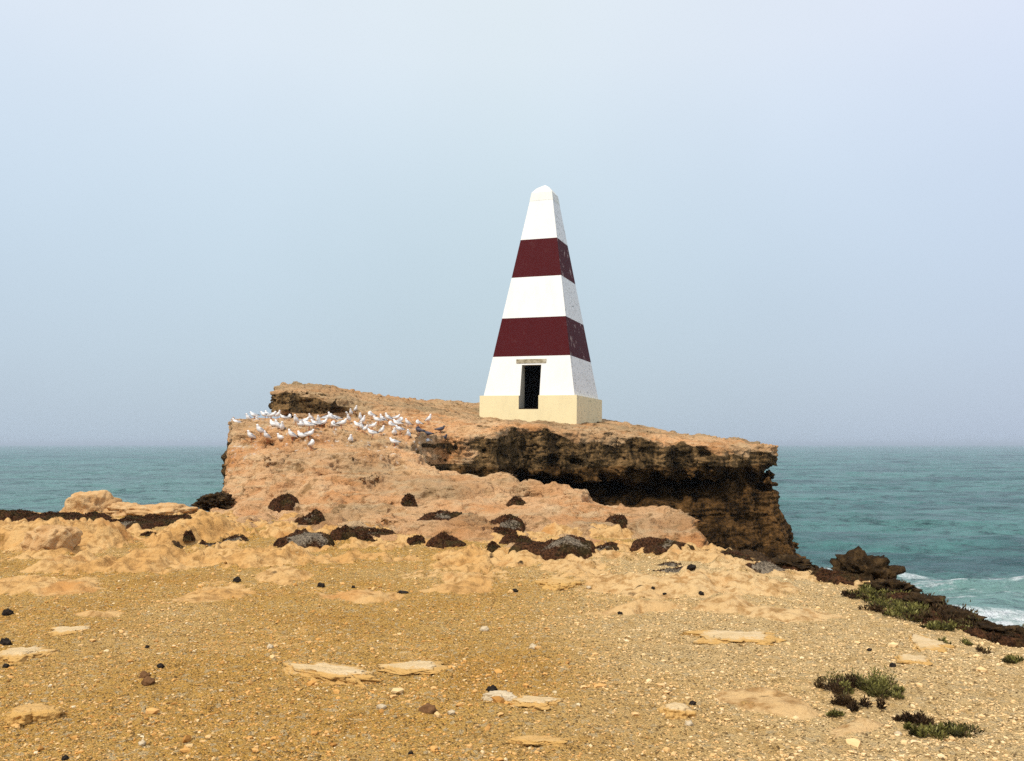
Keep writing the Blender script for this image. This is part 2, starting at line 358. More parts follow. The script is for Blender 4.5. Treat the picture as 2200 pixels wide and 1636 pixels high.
# ------------------------------------------------------------------ headland as an implicit solid
def xy(u, v, D): p = P(u, v, D); return (p[0], p[1])
LOWP = [(497,907,28.5),(505,953,25.2),(492,985,24.5),(490,1040,22.5),(470,1100,20.5),(520,1120,18.2),(545,953,24.6),(690,950,25),(850,962,25.2),(870,932,28),
        (770,892,34),(640,915,30),(930,917,32),(950,948,29),(1455,1092,16.6),(1440,1140,14.4),(1280,1056,19),(1100,1038,21.5),(1000,1014,23.2),(920,988,25),(880,958,26.8),
        (700,1050,20.5),(600,1040,21.2),(600,1000,23),(750,1000,22.8),(900,1070,18.8),(1150,1105,16.7),(650,1110,17.8),(850,1120,16.6),(1000,1140,15.2),(1250,1130,15.2),
        (620,908,35.5),(690,907,36.2),(590,903,37.5),(1350,1080,17.6)]
LOWP = [P(*q) for q in LOWP] + [np.array(q) for q in ((-5.5,15,-.12),(-3,13.2,-.15),(0,12.5,-.2),(2.6,12.5,-.2),(-6,42,3.0),(-10,43,3.0),(-2,34,2.2))]
HL = TPS(LOWP, .05)
PL = [xy(497,907,28.5), xy(495,945,26.4), xy(492,985,24.5), xy(490,1040,22.5), (-7.0,20.5), (-6.2,18), (-5.4,15.2), (-3,12.6), (0,12), (2.3,12.6), (2.95,14), (3.28,15.6), (3.22,16.6), xy(1360,1075,17.8),
      xy(1280,1054,19), xy(1190,1042,20.4), xy(1100,1037,21.5), xy(1000,1013,23.2), xy(920,987,25), xy(890,958,27), (-3.0,29), (-1.5,33), (-3,38), (-6,43), (-10,44), (-10.9,40), xy(600,900,36), xy(540,906,32), xy(510,906,30)]
UPP = [(590,838,39),(625,837,38.2),(660,839,37.5),(700,848,37),(735,862,36.8),(765,884,36),(850,897,34.2),(905,912,32.6),(940,930,30.8),(985,931,30.3),(1050,922,31.5),(1130,917,32.3),(1240,930,33),(1300,935,33),(1400,945,33),
       (1500,955,33),(1600,960,33.2),(1655,963,33.6),(1640,957,37),(1600,951,39),(1500,941,42),(1400,924,45),(1310,908,48),(1027,872,49),(900,862,49),(800,850,48),(740,838,46),(650,828,43),(600,831,41.5),
       (1030,897,41.53),(1239,914,39.86),(1293,907,44.5),(850,870,42),(950,885,41)]
HU = TPS([P(*q) for q in UPP], .03)
PU = [xy(588,850,39.6), xy(592,848,38.9), xy(625,848,37.9), xy(660,850,37.2), xy(700,862,36.8), xy(738,872,36.7), xy(765,886,36.0), xy(850,900,34.2), xy(905,915,32.4), xy(938,930,30.6), xy(985,933,30.1), xy(1030,922,31.2), xy(1050,922,31), xy(1130,916,32.2), xy(1180,925,32.6),
      xy(1240,930,32.6), xy(1300,935,33), xy(1400,945,32.6), xy(1500,955,33), xy(1600,960,32.9), xy(1655,962,33.4), xy(1656,958,36), xy(1600,950,40.5), xy(1500,940,44), xy(1400,925,48), xy(1290,905,51),
      xy(1027,870,53), xy(900,862,52), xy(800,850,50), xy(740,838,48), xy(650,828,45), xy(600,830,43)]
def LEDGE(x, y, h): return np.tanh(2.5 * np.sin(h * 15 + 2.5 * pn(x * .5, y * .5, np.float32(4)))) * sstep(-.1, .25, pn(x * .4, y * .7, np.float32(51)))
def normals(V, Q):
    n = np.cross(V[Q[:, 2]] - V[Q[:, 0]], V[Q[:, 3]] - V[Q[:, 1]]); N_ = np.zeros_like(V)
    for k in range(4): np.add.at(N_, Q[:, k], n)
    return N_ / (np.linalg.norm(N_, axis=1)[:, None] + 1e-12)
def refine(V, Q):
    """halve the quads and cut pits, ledges and cracks into the limestone"""
    n = len(V); e = np.concatenate([np.sort(Q[:, [k, (k + 1) % 4]], 1) for k in range(4)])
    key = e[:, 0].astype(np.int64) * n + e[:, 1]; u, inv = np.unique(key, return_inverse=True)
    em = (V[u // n] + V[u % n]) / 2; fc = V[Q].mean(1); m = len(Q); E_ = n + inv.reshape(4, m); Fc = n + len(u) + np.arange(m)
    V2 = np.concatenate([V, em, fc]).astype(np.float32)
    Q2 = np.concatenate([np.stack([Q[:, k], E_[k], Fc, E_[(k + 3) % 4]], -1) for k in range(4)])
    Nn = normals(V2, Q2); x, y, z = V2.T
    d = .040 * fbm(x * 5, y * 5, z * 9 + 3, 3) - .065 * sstep(.20, .55, pn(x * 3.4, y * 3.4, z * 4.5 + 8)) - .05 * sstep(.25, .5, pn(x * 8, y * 8, z * 9 + 2))
    cr = pn(x * .9 + .3 * pn(x * 3, y * 3, z * 3), y * .9, z * 2.4 + 30); cm = sstep(-.05, .25, pn(x * .7, y * .7, z + 77))
    g_ = np.exp(-(cr / .032) ** 2) * cm; d -= .12 * g_; ck = g_ + .55 * sstep(.25, .55, pn(x * 3.4, y * 3.4, z * 4.5 + 8)) * sstep(-.05, .3, pn(x * .6, y * .6, z * .6 + 91))
    cr = pn(x * 2.1, y * 2.1 + .3 * pn(x * 4, y * 4, z * 4), z * 3.0 + 60); g_ = np.exp(-(cr / .05) ** 2) * cm; d -= .07 * g_; ck = ck + .7 * g_
    st_ = np.sin(z * 34 + 3 * pn(x * .8, y * .8, z)) * sstep(.25, .7, 1 - np.abs(Nn[:, 2])) * (.25 + .75 * sstep(4, 7.5, x)); d += .022 * st_
    low_ = (polydist(x, y, PL) < .2) & (z < HL(x, y) + .4) & (z > HL(x, y) - .5); d = np.where(low_, d * .9 + .02 * pn(x * 2.4, y * 2.4, z * 3), d)
    return V2 + Nn * d[:, None], Q2, np.clip(ck, 0, 1)
def build_headland():
    xs = np.arange(-13.5, 15.5, .095, dtype=np.float32)
    ys = [11.6]
    while ys[-1] < 54: ys.append(ys[-1] + .065 + max(0, ys[-1] - 14) * .0032)
    ys = np.array(ys, np.float32)
    zs = [5.3]
    while zs[-1] > -12.5: zs.append(zs[-1] - (.075 if zs[-1] > -3.6 else min(.5, .075 + (-3.6 - zs[-1]) * .12)))
    zs = np.array(zs[::-1], np.float32)
    X, Y = np.meshgrid(xs, ys, indexing='ij')
    wx = X + .25 * pn(X * .9, Y * .9, np.float32(.5)); wy = Y + .25 * pn(X * .9, Y * .9, np.float32(7.5))
    hl = HL(X, Y); hu = HU(X, Y)
    hl = hl + .15 * fbm(X * .55, Y * .55, np.float32(3.3), 3) - .22 * sstep(.18, .5, pn(X * .8, Y * 1.0, np.float32(44))) + .075 * fbm(X * 1.9, Y * 1.9, np.float32(1.3), 3)
    # sharper ledges that step down the dip
    hl = hl + .075 * np.tanh(2.2 * np.sin(hl * 11 + 2.5 * pn(X * .45, Y * .45, np.float32(9)))) * sstep(.1, .5, hl)
    hu = hu + .10 * fbm(X * .6, Y * .6, np.float32(6.3), 3) + .13 * np.maximum(0, fbm(X * 1.1, Y * 2.2, np.float32(2.3), 3)) + .07 * LEDGE(X, Y, hu)
    dl = polydist(wx, wy, PL); du = polydist(wx, wy, PU)
    flut = .42 * pn(X * .75, Y * .75, np.float32(12.5)) + .22 * pn(X * 1.9, Y * 1.9, np.float32(3.5))
    du = du + flut
    leftover = sstep(-6.0, -8.5, X)
    thick = .9 + .75 * sstep(10, 4, X) + .5 * sstep(2, -3, X) - .55 * leftover
    thick = thick * (1 - leftover) + leftover * np.clip(1.0 + (X + 10.3) * .17, .9, 1.5)
    inner = np.clip(-du, 0, 4)
    bu = hu - thick - .12 * inner + (.40 - .2 * leftover) * pn(X * .8, Y * .8, np.float32(22)) + .22 * pn(X * 2.0, Y * 2.0, np.float32(15))
    H3 = np.empty((len(xs), len(ys), len(zs)), np.float32)
    for k, z in enumerate(zs):
        a = np.maximum(z - hl, dl + (.0 if z > -3 else (z + 3) * .22) - .25 * sstep(.8, -1.2, np.float32(z)))
        u = np.maximum(np.maximum(z - hu, bu - z), du)
        ins = np.interp(z, [-12, -3, -1.2, .0, .7, 1.5, 5], [-3.6, -1.1, .15, .55, 1.15, 1.3, 1.3])
        cave = 2.6 * math.exp(-((z - .5) / .85) ** 2) * sstep(-2.2, 0, X) * sstep(9.5, 6.5, X)
        right = sstep(7.5, 11, X) * np.interp(z, [-6, -3, -1, .4, 5], [-.1, .15, -.3, -.55, -.5])
        c = np.maximum(z - hu + .5, du + ins + cave + right + leftover * 1.6)
        H3[:, :, k] = np.minimum(np.minimum(a, u), c)
    band = np.abs(H3) < .75
    I, J, K = np.nonzero(band)
    px, py, pz = xs[I], ys[J], zs[K]
    nz = .10 * pn(px * .55, py * .55, pz * 3.6) + .11 * fbm(px * 1.3, py * 1.3, pz * 1.7, 3) + .05 * fbm(px * 4.2, py * 4.2, pz * 6.0, 2)
    pit = pn(px * .95, py * .95, pz * 1.2 + 20); nz += .30 * np.maximum(0, pit - .36)
    below = np.clip((np.maximum(hu, hl)[I, J] - pz), 0, 3)
    nz = nz * (.75 + .5 * sstep(.1, .7, below)) + .035 * np.abs(pn(px * 3.1, py * 3.1, pz * 4 + 9)) + .22 * pn(px * 1.6, py * 1.6, pz * 1.9 + 5) * sstep(.3, 1.0, below)
    H3[I, J, K] += nz
    V, Q = biggest(*surface_nets(H3, xs, ys, zs))
    V, Q, ck = refine(V, Q)
    px, py, pz = V[:, 0], V[:, 1], V[:, 2]
    hl_v, hu_v = HL(px, py), HU(px, py); du_v, dl_v = polydist(px, py, PU), polydist(px, py, PL)
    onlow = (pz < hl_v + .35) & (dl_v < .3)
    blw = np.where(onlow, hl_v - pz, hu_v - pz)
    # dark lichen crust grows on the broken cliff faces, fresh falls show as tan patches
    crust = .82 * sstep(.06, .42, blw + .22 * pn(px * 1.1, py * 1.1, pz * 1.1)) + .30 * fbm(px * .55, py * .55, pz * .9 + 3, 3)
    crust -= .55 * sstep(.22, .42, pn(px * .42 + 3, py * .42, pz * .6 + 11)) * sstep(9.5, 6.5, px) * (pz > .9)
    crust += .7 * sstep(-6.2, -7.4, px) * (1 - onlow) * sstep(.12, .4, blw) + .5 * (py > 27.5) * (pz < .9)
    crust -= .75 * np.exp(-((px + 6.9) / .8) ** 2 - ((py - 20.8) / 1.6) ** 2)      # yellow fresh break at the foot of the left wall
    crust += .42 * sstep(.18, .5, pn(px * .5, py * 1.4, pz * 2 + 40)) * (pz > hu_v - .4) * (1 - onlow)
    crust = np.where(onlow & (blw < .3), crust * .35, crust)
    lg = np.sin(hu_v * 15 + 2.5 * pn(px * .5, py * .5, np.float32(4))); crust += .75 * np.exp(-(lg / .22) ** 2) * sstep(.0, .25, pn(px * .4, py * .7, np.float32(51))) * sstep(-.05, .2, pn(px * .8, py * 1.6, np.float32(54))) * (1 - onlow) * (blw < .5)  # ledge risers: lichen streaks mixed with undercut shadow put into the colour
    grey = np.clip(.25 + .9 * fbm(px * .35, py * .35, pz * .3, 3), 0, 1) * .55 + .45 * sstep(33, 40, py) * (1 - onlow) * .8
    crust = np.maximum(crust, .66 * ck * (.75 + .5 * pn(px * 2, py * 2, pz * 2)))  # cracks and pits are darkened as well
    guano = sstep(.22, .45, pn(px * 5, py * 5, pz * 5)) * sstep(.05, .4, pn(px * 14, py * 14, pz * 14)) * sstep(22.5, 25, py) * sstep(36, 33, py) * sstep(-2.3, -3.2, px) * (blw < .25)
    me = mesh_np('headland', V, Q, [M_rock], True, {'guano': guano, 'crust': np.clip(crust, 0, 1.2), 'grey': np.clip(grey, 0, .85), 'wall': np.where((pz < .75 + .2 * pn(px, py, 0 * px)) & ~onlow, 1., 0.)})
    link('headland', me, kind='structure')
    return V, Q
def surface_nets(Fv, xs, ys, zs):
    s = Fv < 0
    c = [s[a:s.shape[0] - 1 + a, b:s.shape[1] - 1 + b, d:s.shape[2] - 1 + d] for a in (0, 1) for b in (0, 1) for d in (0, 1)]
    cnt = sum(x.astype(np.int8) for x in c); act = (cnt > 0) & (cnt < 8)
    I, J, K = np.nonzero(act); n = len(I)
    idx = np.full(act.shape, -1, np.int32); idx[I, J, K] = np.arange(n)
    acc = np.zeros((n, 3), np.float32); m = np.zeros(n, np.float32)
    for ax in range(3):
        o = [x for x in range(3) if x != ax]
        for a in (0, 1):
            for b_ in (0, 1):
                d0 = [0, 0, 0]; d0[o[0]] = a; d0[o[1]] = b_; d1 = list(d0); d1[ax] = 1
                i0 = (I + d0[0], J + d0[1], K + d0[2]); i1 = (I + d1[0], J + d1[1], K + d1[2])
                f0, f1 = Fv[i0], Fv[i1]; cr = (f0 < 0) != (f1 < 0)
                tt = np.where(cr, f0 / np.where(cr, f0 - f1, 1), 0)
                p0 = np.stack([xs[i0[0]], ys[i0[1]], zs[i0[2]]], -1); p1 = np.stack([xs[i1[0]], ys[i1[1]], zs[i1[2]]], -1)
                acc += (p0 + (p1 - p0) * tt[:, None]) * cr[:, None]; m += cr
    V = acc / m[:, None]; faces = []
    for ax in range(3):
        sl0 = [slice(1, -1)] * 3; sl1 = [slice(1, -1)] * 3; sl0[ax] = slice(0, -1); sl1[ax] = slice(1, None)
        A, B = s[tuple(sl0)], s[tuple(sl1)]; ch = A != B
        q = np.nonzero(ch); off = [1, 1, 1]; off[ax] = 0
        g = [q[i] + off[i] for i in range(3)]
        o = [(ax + 1) % 3, (ax + 2) % 3]
        def cell(a, b_):
            cc = [g[0].copy(), g[1].copy(), g[2].copy()]; cc[o[0]] -= a; cc[o[1]] -= b_; return idx[tuple(cc)]
        quad = np.stack([cell(1, 1), cell(0, 1), cell(0, 0), cell(1, 0)], -1)
        fl = ~A[q]; quad[fl] = quad[fl][:, ::-1]; faces.append(quad)
    Q = np.concatenate(faces); Q = Q[(Q >= 0).all(1)]
    return V, Q
def biggest(V, Q):
    n = len(V); l = np.arange(n)
    e = np.concatenate([Q[:, [0, 1]], Q[:, [1, 2]], Q[:, [2, 3]], Q[:, [3, 0]]])
    while True:
        m = np.minimum(l[e[:, 0]], l[e[:, 1]]); k = l.copy()
        np.minimum.at(k, e[:, 0], m); np.minimum.at(k, e[:, 1], m); np.minimum.at(k, l[e[:, 0]], m); np.minimum.at(k, l[e[:, 1]], m); k = k[k]
        if (k == l).all(): break
        l = k
    big = np.bincount(l).argmax(); keep = l == big; new = np.cumsum(keep) - 1
    return V[keep], new[Q[keep[Q[:, 0]]]]
HV, HQ = build_headland(); print('headland', len(HV))

# ------------------------------------------------------------------ foreground ground
PG = [(4.8,-8),(4.6,4),(4.5,7),(4.5,8.3),(4.45,9.8),(4.45,11.2),(3.95,12.0),(3.4,12.7),(3.2,13.8),(3.0,15),(2.4,17),(0,20.5),(-4,21.5),(-7.2,20.6),(-9,20.4),(-12,20),(-22,19),(-45,16),(-45,-8)]
#        u     v    w_px  depth_m  h_m
HUMPS = [(420,1158,260,2.2,.30),(130,1168,330,2.2,.30),(20,1150,150,1.6,.16),(300,1215,330,1.6,.17),(90,1262,300,1.0,.10),(560,1205,240,1.4,.14),(700,1150,300,1.4,.08),(640,1240,160,.9,.05),
         (820,1275,200,.7,.05),(1050,1205,260,1.2,.09),(1515,1196,200,1.0,.10),(1390,1262,330,1.1,.09),(1250,1225,220,1.0,.05),(1560,1262,260,1.0,.10),(1400,1310,240,.7,.07),(1560,1310,240,.8,.07),(1220,1190,160,1.0,.10),(1000,1260,180,.7,.04),
         (1290,1150,260,1.6,.16),(480,1275,200,.8,.04),(1720,1330,140,.5,.05),(260,1330,120,.4,.03),(1640,1500,260,.4,.025),(1900,1560,240,.3,.03)]
def ground_h(X, Y, want=False):
    wX = X + .5 * pn(X * .7, Y * .7, np.float32(1)) + .16 * pn(X * 2.6, Y * 2.6, np.float32(4)); wY = Y + .5 * pn(X * .7, Y * .7, np.float32(2)) + .16 * pn(X * 2.6, Y * 2.6, np.float32(5))
    dist = np.hypot(X, Y)
    z = .05 * fbm(X * .35, Y * .35, np.float32(8), 3) * sstep(1, 6, dist)
    bed = np.zeros_like(X); hn = fbm(X * 1.6 + 3, Y * 1.6, np.float32(19), 4)
    for (u, v, w, dp, h) in HUMPS:
        D = gdist(v); cx = (u - 1100) / F_PX * D; rx = w / 2 * D / F_PX
        r = np.sqrt(((wX - cx) / rx) ** 2 + ((wY - D) / (dp * .6)) ** 2)
        r = r + .42 * hn
        k = sstep(1.0, .25, r); z = np.maximum(z, z * .4 + h * k) if h > .12 else z + h * k
        bed = np.maximum(bed, sstep(1.12, .7, r))
    nb = fbm(X * .8 + 7, Y * .8, np.float32(6), 4)
    far = sstep(7.5, 13, Y + .15 * X)
    k = sstep(.16, .42, nb + .35 * far - .12); bed = np.maximum(bed, k * (.35 + .65 * far)); z = z + .05 * k * far
    rock = fbm(X * 2.2, Y * 2.2, np.float32(3), 4)
    z = z + bed * (.05 * rock * (.5 + far) - .075 * (.3 + far) * np.abs(fbm(X * 1.5, Y * 2.6, np.float32(29), 4)) + .045 * np.sin(9 * fbm(X * .9, Y * 1.6, np.float32(9), 3)) * far)
    z = z - bed * (.35 + far) * (.040 * sstep(.15, .5, pn(X * 5, Y * 5, np.float32(81))) + .055 * np.exp(-(pn(X * 1.2 + .3 * pn(X * 4, Y * 4, np.float32(1)), Y * 1.9, np.float32(83)) / .045) ** 2) * sstep(-.1, .2, pn(X * .9, Y * .9, np.float32(84))) - .03 * fbm(X * 7, Y * 7, np.float32(85), 3))
    dirtn = fbm(X * 4.5, Y * 4.5, np.float32(1.5), 4)
    z = z + (1 - bed) * (.016 * dirtn + .011 * fbm(X * 13, Y * 13, np.float32(2.5), 3))
    e = polydist(wX, wY, PG) + .30 * pn(X * 1.7, Y * 1.7, np.float32(3))
    z = z - .10 * sstep(-1.2, 0, e) - 12.5 * sstep(0, 3.6, e) - .5 * sstep(0, .5, e)
    if not want: return z
    pale = sstep(13.5, 11.5, Y) * sstep(-.2, 2.2, X + .7 * pn(X * .6, Y * .6, np.float32(14)) + .10 * (Y - 7)) * .85 + .25 * sstep(.1, .5, pn(X * .5, Y * .5, np.float32(16)))
    spots = .55 * sstep(.25, .5, pn(X * 5, Y * 5, np.float32(81))) * bed * sstep(.0, .35, pn(X * .8, Y * .8, np.float32(86))) + .62 * sstep(.34, .52, fbm(X * 2.6, Y * 2.6, np.float32(61), 3)) * sstep(10.5, 12.5, Y) * sstep(.0, .3, pn(X * .5, Y * .5, np.float32(63)))
    crust = spots + sstep(-.30, .15, e + .35 * pn(X * 1.2, Y * 1.2, np.float32(17))) * .9
    return z, bed, np.clip(pale, 0, 1), crust
def build_ground():
    D = np.concatenate([[.25, .6, 1.0, 1.5, 2.0, 2.6], 3.0 * (34 / 3.0) ** np.linspace(0, 1, 760)]).astype(np.float32)
    A = np.concatenate([np.linspace(-180, -45, 90, endpoint=False), np.linspace(-45, 45, 1000, endpoint=False), np.linspace(45, 180, 90, endpoint=False)])
    A = np.radians(A).astype(np.float32)
    X = D[:, None] * np.sin(A)[None]; Y = D[:, None] * np.cos(A)[None]
    z, bed, pale, crust = ground_h(X, Y, True)
    V = np.stack([X, Y, z], -1).reshape(-1, 3); Q = grid_faces(len(D), len(A), True)[:, ::-1]
    c = np.array([[0, 0, 0]], np.float32); 
    tri = np.stack([np.full(len(A), len(V)), np.roll(np.arange(len(A)), -1), np.arange(len(A)), np.arange(len(A))], -1)
    me = mesh_np('ground', V, Q, [M_ground], True, {'bed': bed.ravel(), 'pale': pale.ravel(), 'crust': crust.ravel()})
    link('ground', me, kind='structure'); return V, Q
GV, GQ = build_ground()
BV = BVHTree.FromPolygons([tuple(q) for q in np.concatenate([GV, HV]).tolist()], np.concatenate([GQ, HQ + len(GV)]).tolist())
def hit(u, v):
    h = BV.ray_cast(Vector((0, 0, EYE)), ray(u, v)); return h[0]
def drop(x, y, z0=8.0):
    h = BV.ray_cast(Vector((x, y, z0)), Vector((0, 0, -1))); return h[0].z if h[0] else 0.0
def place(u, v, D=None):
    if D is not None:
        p = P(u, v, D); return Vector((p[0], p[1], drop(p[0], p[1])))
    h = hit(u, v)
    while h is None or h.z < -.9: v += 4; h = hit(u, v)     # just over the brink: step back onto the land
    return h

# ------------------------------------------------------------------ obelisk
OB = dict(loc=(1.564, 43.0, 3.934), th=-.347)
def build_obelisk():
    root = bpy.data.objects.new('obelisk', None); COL.objects.link(root)
    root.location = OB['loc']; root.rotation_euler = (0, R(.75), OB['th'])
    thing(root, 'tall tapering stone obelisk painted in maroon and white bands on a cream plinth', 'obelisk')
    A0, B0, B1, HT, CAP, PH = 2.454, 2.30, .534, 10.457, .476, 2.6
    half = lambda h: B0 + (B1 - B0) * h / HT
    def worn(V):   # the right-hand (sea) side and the back carry the weathering
        return np.where(V[:, 0] > np.maximum(np.abs(V[:, 1]), .0) * .985, 1.0, .12)
    def part(name, quads, m, bev=.02):
        V, Fc = [], []
        for q in quads:
            n = len(V); V += [tuple(p) for p in q]; Fc.append(tuple(range(n, n + len(q))))
        me = bpy.data.meshes.new(name); me.from_pydata(V, [], Fc); me.update(); me.materials.append(m)
        V = np.array(V); fw = np.zeros(len(V))
        for q in Fc:
            nrm = np.cross(V[q[1]] - V[q[0]], V[q[2]] - V[q[0]]); nrm = nrm / (np.linalg.norm(nrm) + 1e-9)
            fw[list(q)] = 1.0 if (nrm[0] > .6) else .02
        at = me.attributes.new('worn', 'FLOAT', 'POINT'); at.data.foreach_set('value', fw.astype(np.float32))
        return link(name, me, root)
    def sub(q, n, m_):  # split a quad so the faces carry slight unevenness
        q = np.array(q, float); out = []
        for i in range(n):
            for j in range(m_):
                f = lambda s, t_: (1 - s) * ((1 - t_) * q[0] + t_ * q[3]) + s * ((1 - t_) * q[1] + t_ * q[2])
                out.append([f(i / n, j / m_), f((i + 1) / n, j / m_), f((i + 1) / n, (j + 1) / m_), f(i / n, (j + 1) / m_)])
        return out
    def ring(h0, h1, sides='frbl', b0=None, b1=None):
        a, c = b0 or half(h0), b1 or half(h1); o = []
        S4 = {'f': [(-a,-a,h0),(a,-a,h0),(c,-c,h1),(-c,-c,h1)], 'r': [(a,-a,h0),(a,a,h0),(c,c,h1),(c,-c,h1)], 'b': [(a,a,h0),(-a,a,h0),(-c,c,h1),(c,c,h1)], 'l': [(-a,a,h0),(-a,-a,h0),(-c,-c,h1),(-c,c,h1)]}
        return [S4[s] for s in sides]
    hb = [0, 1.935, 3.878, 5.967, 7.943, HT]
    # doorway: from .55 m below the plinth top up to 1.52 m above it
    dx0, dx1, zt, zb = -.43, .56, 1.50, -.66
    a, c = half(0), half(hb[1]); fy = lambda z: -half(z)
    f = [[(-a,-a,0),(dx0,fy(0),0),(dx0,fy(zt),zt),(-half(zt),fy(zt),zt)], [(dx1,fy(0),0),(a,-a,0),(half(zt),fy(zt),zt),(dx1,fy(zt),zt)],
         [(-half(zt),fy(zt),zt),(dx0,fy(zt),zt),(dx0,-c,hb[1]),(-c,-c,hb[1])], [(dx0,fy(zt),zt),(dx1,fy(zt),zt),(dx1,-c,hb[1]),(dx0,-c,hb[1])], [(dx1,fy(zt),zt),(half(zt),fy(zt),zt),(c,-c,hb[1]),(dx1,-c,hb[1])]]
    part('white_band', f + ring(0, hb[1], 'rbl'), M_white_p)
    part('maroon_band', ring(hb[1], hb[2]), M_red_p); part('white_band', ring(hb[2], hb[3]), M_white_p)
    part('maroon_band', ring(hb[3], hb[4]), M_red_p); part('white_band', ring(hb[4], HT - .45), M_white_p)
    k = .008; b0, b1 = half(HT - .45) + k, half(HT) + k
    cap = ring(HT - .45, HT, 'frbl', b0, b1) + [[(-b0,-b0,HT-.45),(-b0,b0,HT-.45),(b0,b0,HT-.45),(b0,-b0,HT-.45)]]
    w = .07
    for (p, q) in (((-b1,-b1),(b1,-b1)), ((b1,-b1),(b1,b1)), ((b1,b1),(-b1,b1)), ((-b1,b1),(-b1,-b1))):
        cap.append([(p[0],p[1],HT),(q[0],q[1],HT),(q[0]*.60,q[1]*.60,HT+.27),(p[0]*.60,p[1]*.60,HT+.27)])
        cap.append([(p[0]*.60,p[1]*.60,HT+.27),(q[0]*.60,q[1]*.60,HT+.27),(q[0]*w,q[1]*w,HT+CAP),(p[0]*w,p[1]*w,HT+CAP)])
    cap.append([(-b1*w,-b1*w,HT+CAP),(b1*w,-b1*w,HT+CAP),(b1*w,b1*w,HT+CAP),(-b1*w,b1*w,HT+CAP)])
    part('cap', cap, M_cap_p)
    # plinth with the notch of the doorway
    A = A0; e = .012
    pl = [[(-A,-A,-PH),(dx0,-A,-PH),(dx0,-A,0),(-A,-A,0)], [(dx1,-A,-PH),(A,-A,-PH),(A,-A,0),(dx1,-A,0)], [(dx0,-A,-PH),(dx1,-A,-PH),(dx1,-A,zb),(dx0,-A,zb)]] + \
         [[(A,-A,-PH),(A,A,-PH),(A,A,0),(A,-A,0)], [(A,A,-PH),(-A,A,-PH),(-A,A,0),(A,A,0)], [(-A,A,-PH),(-A,-A,-PH),(-A,-A,0),(-A,A,0)]] + \
         [[(-A,-A,0),(dx0,-A,0),(dx0,-a+.004,0),(-A,-a+.004,0)], [(dx1,-A,0),(A,-A,0),(A,-a+.004,0),(dx1,-a+.004,0)], [(-A,a-.004,0),(A,a-.004,0),(A,A,0),(-A,A,0)], [(-A,-a+.004,0),(-a+.004,-a+.004,0),(-a+.004,a-.004,0),(-A,a-.004,0)], [(a-.004,-a+.004,0),(A,-a+.004,0),(A,a-.004,0),(a-.004,a-.004,0)]]
    part('plinth', pl, M_cream_p)
    dp = -1.62                                            # back plane of the door reveal
    rv = [[(dx0,-A,zb),(dx0,-A,0),(dx0,dp,0),(dx0,dp,zb)], [(dx0,fy(0),0),(dx0,fy(zt),zt),(dx0,dp,zt),(dx0,dp,0)], [(dx1,-A,0),(dx1,-A,zb),(dx1,dp,zb),(dx1,dp,0)], [(dx1,fy(zt),zt),(dx1,fy(0),0),(dx1,dp,0),(dx1,dp,zt)],
          [(dx0,fy(zt),zt),(dx1,fy(zt),zt),(dx1,dp,zt),(dx0,dp,zt)]]
    part('doorway', rv, M_reveal)
    i0, i1, iz, iy = -1.3, 1.3, 1.9, 1.3
    inn = [[(i0,dp,zb),(i0,iy,zb),(i0,iy,iz),(i0,dp,iz)], [(i1,iy,zb),(i1,dp,zb),(i1,dp,iz),(i1,iy,iz)], [(i0,iy,zb),(i1,iy,zb),(i1,iy,iz),(i0,iy,iz)], [(i0,dp,iz),(i0,iy,iz),(i1,iy,iz),(i1,dp,iz)], [(i0,dp,zb),(i1,dp,zb),(i1,iy,zb),(i0,iy,zb)],
           [(i0,dp,zb),(i0,dp,iz),(dx0,dp,iz),(dx0,dp,zb)], [(dx1,dp,zb),(dx1,dp,iz),(i1,dp,iz),(i1,dp,zb)], [(dx0,dp,zt),(dx0,dp,iz),(dx1,dp,iz),(dx1,dp,zt)]]
    part('interior', inn, M_inner)
    def box(x0, x1, y0, y1, z0, z1): return [[(x0,y0,z0),(x1,y0,z0),(x1,y0,z1),(x0,y0,z1)], [(x1,y0,z0),(x1,y1,z0),(x1,y1,z1),(x1,y0,z1)], [(x1,y1,z0),(x0,y1,z0),(x0,y1,z1),(x1,y1,z1)], [(x0,y1,z0),(x0,y0,z0),(x0,y0,z1),(x0,y1,z1)], [(x0,y0,z1),(x1,y0,z1),(x1,y1,z1),(x0,y1,z1)], [(x0,y1,z0),(x1,y1,z0),(x1,y0,z0),(x0,y0,z0)]]
    part('lintel', box(-.72, .80, fy(1.7) - .045, fy(1.7) + .25, 1.59, 1.78), M_lintel)
    part('threshold', box(dx0 + .003, dx1 - .003, -A + .03, dp, zb - .1, zb + .05), M_inner)  # same near-black colour, so the door floor reads as unlit
build_obelisk()

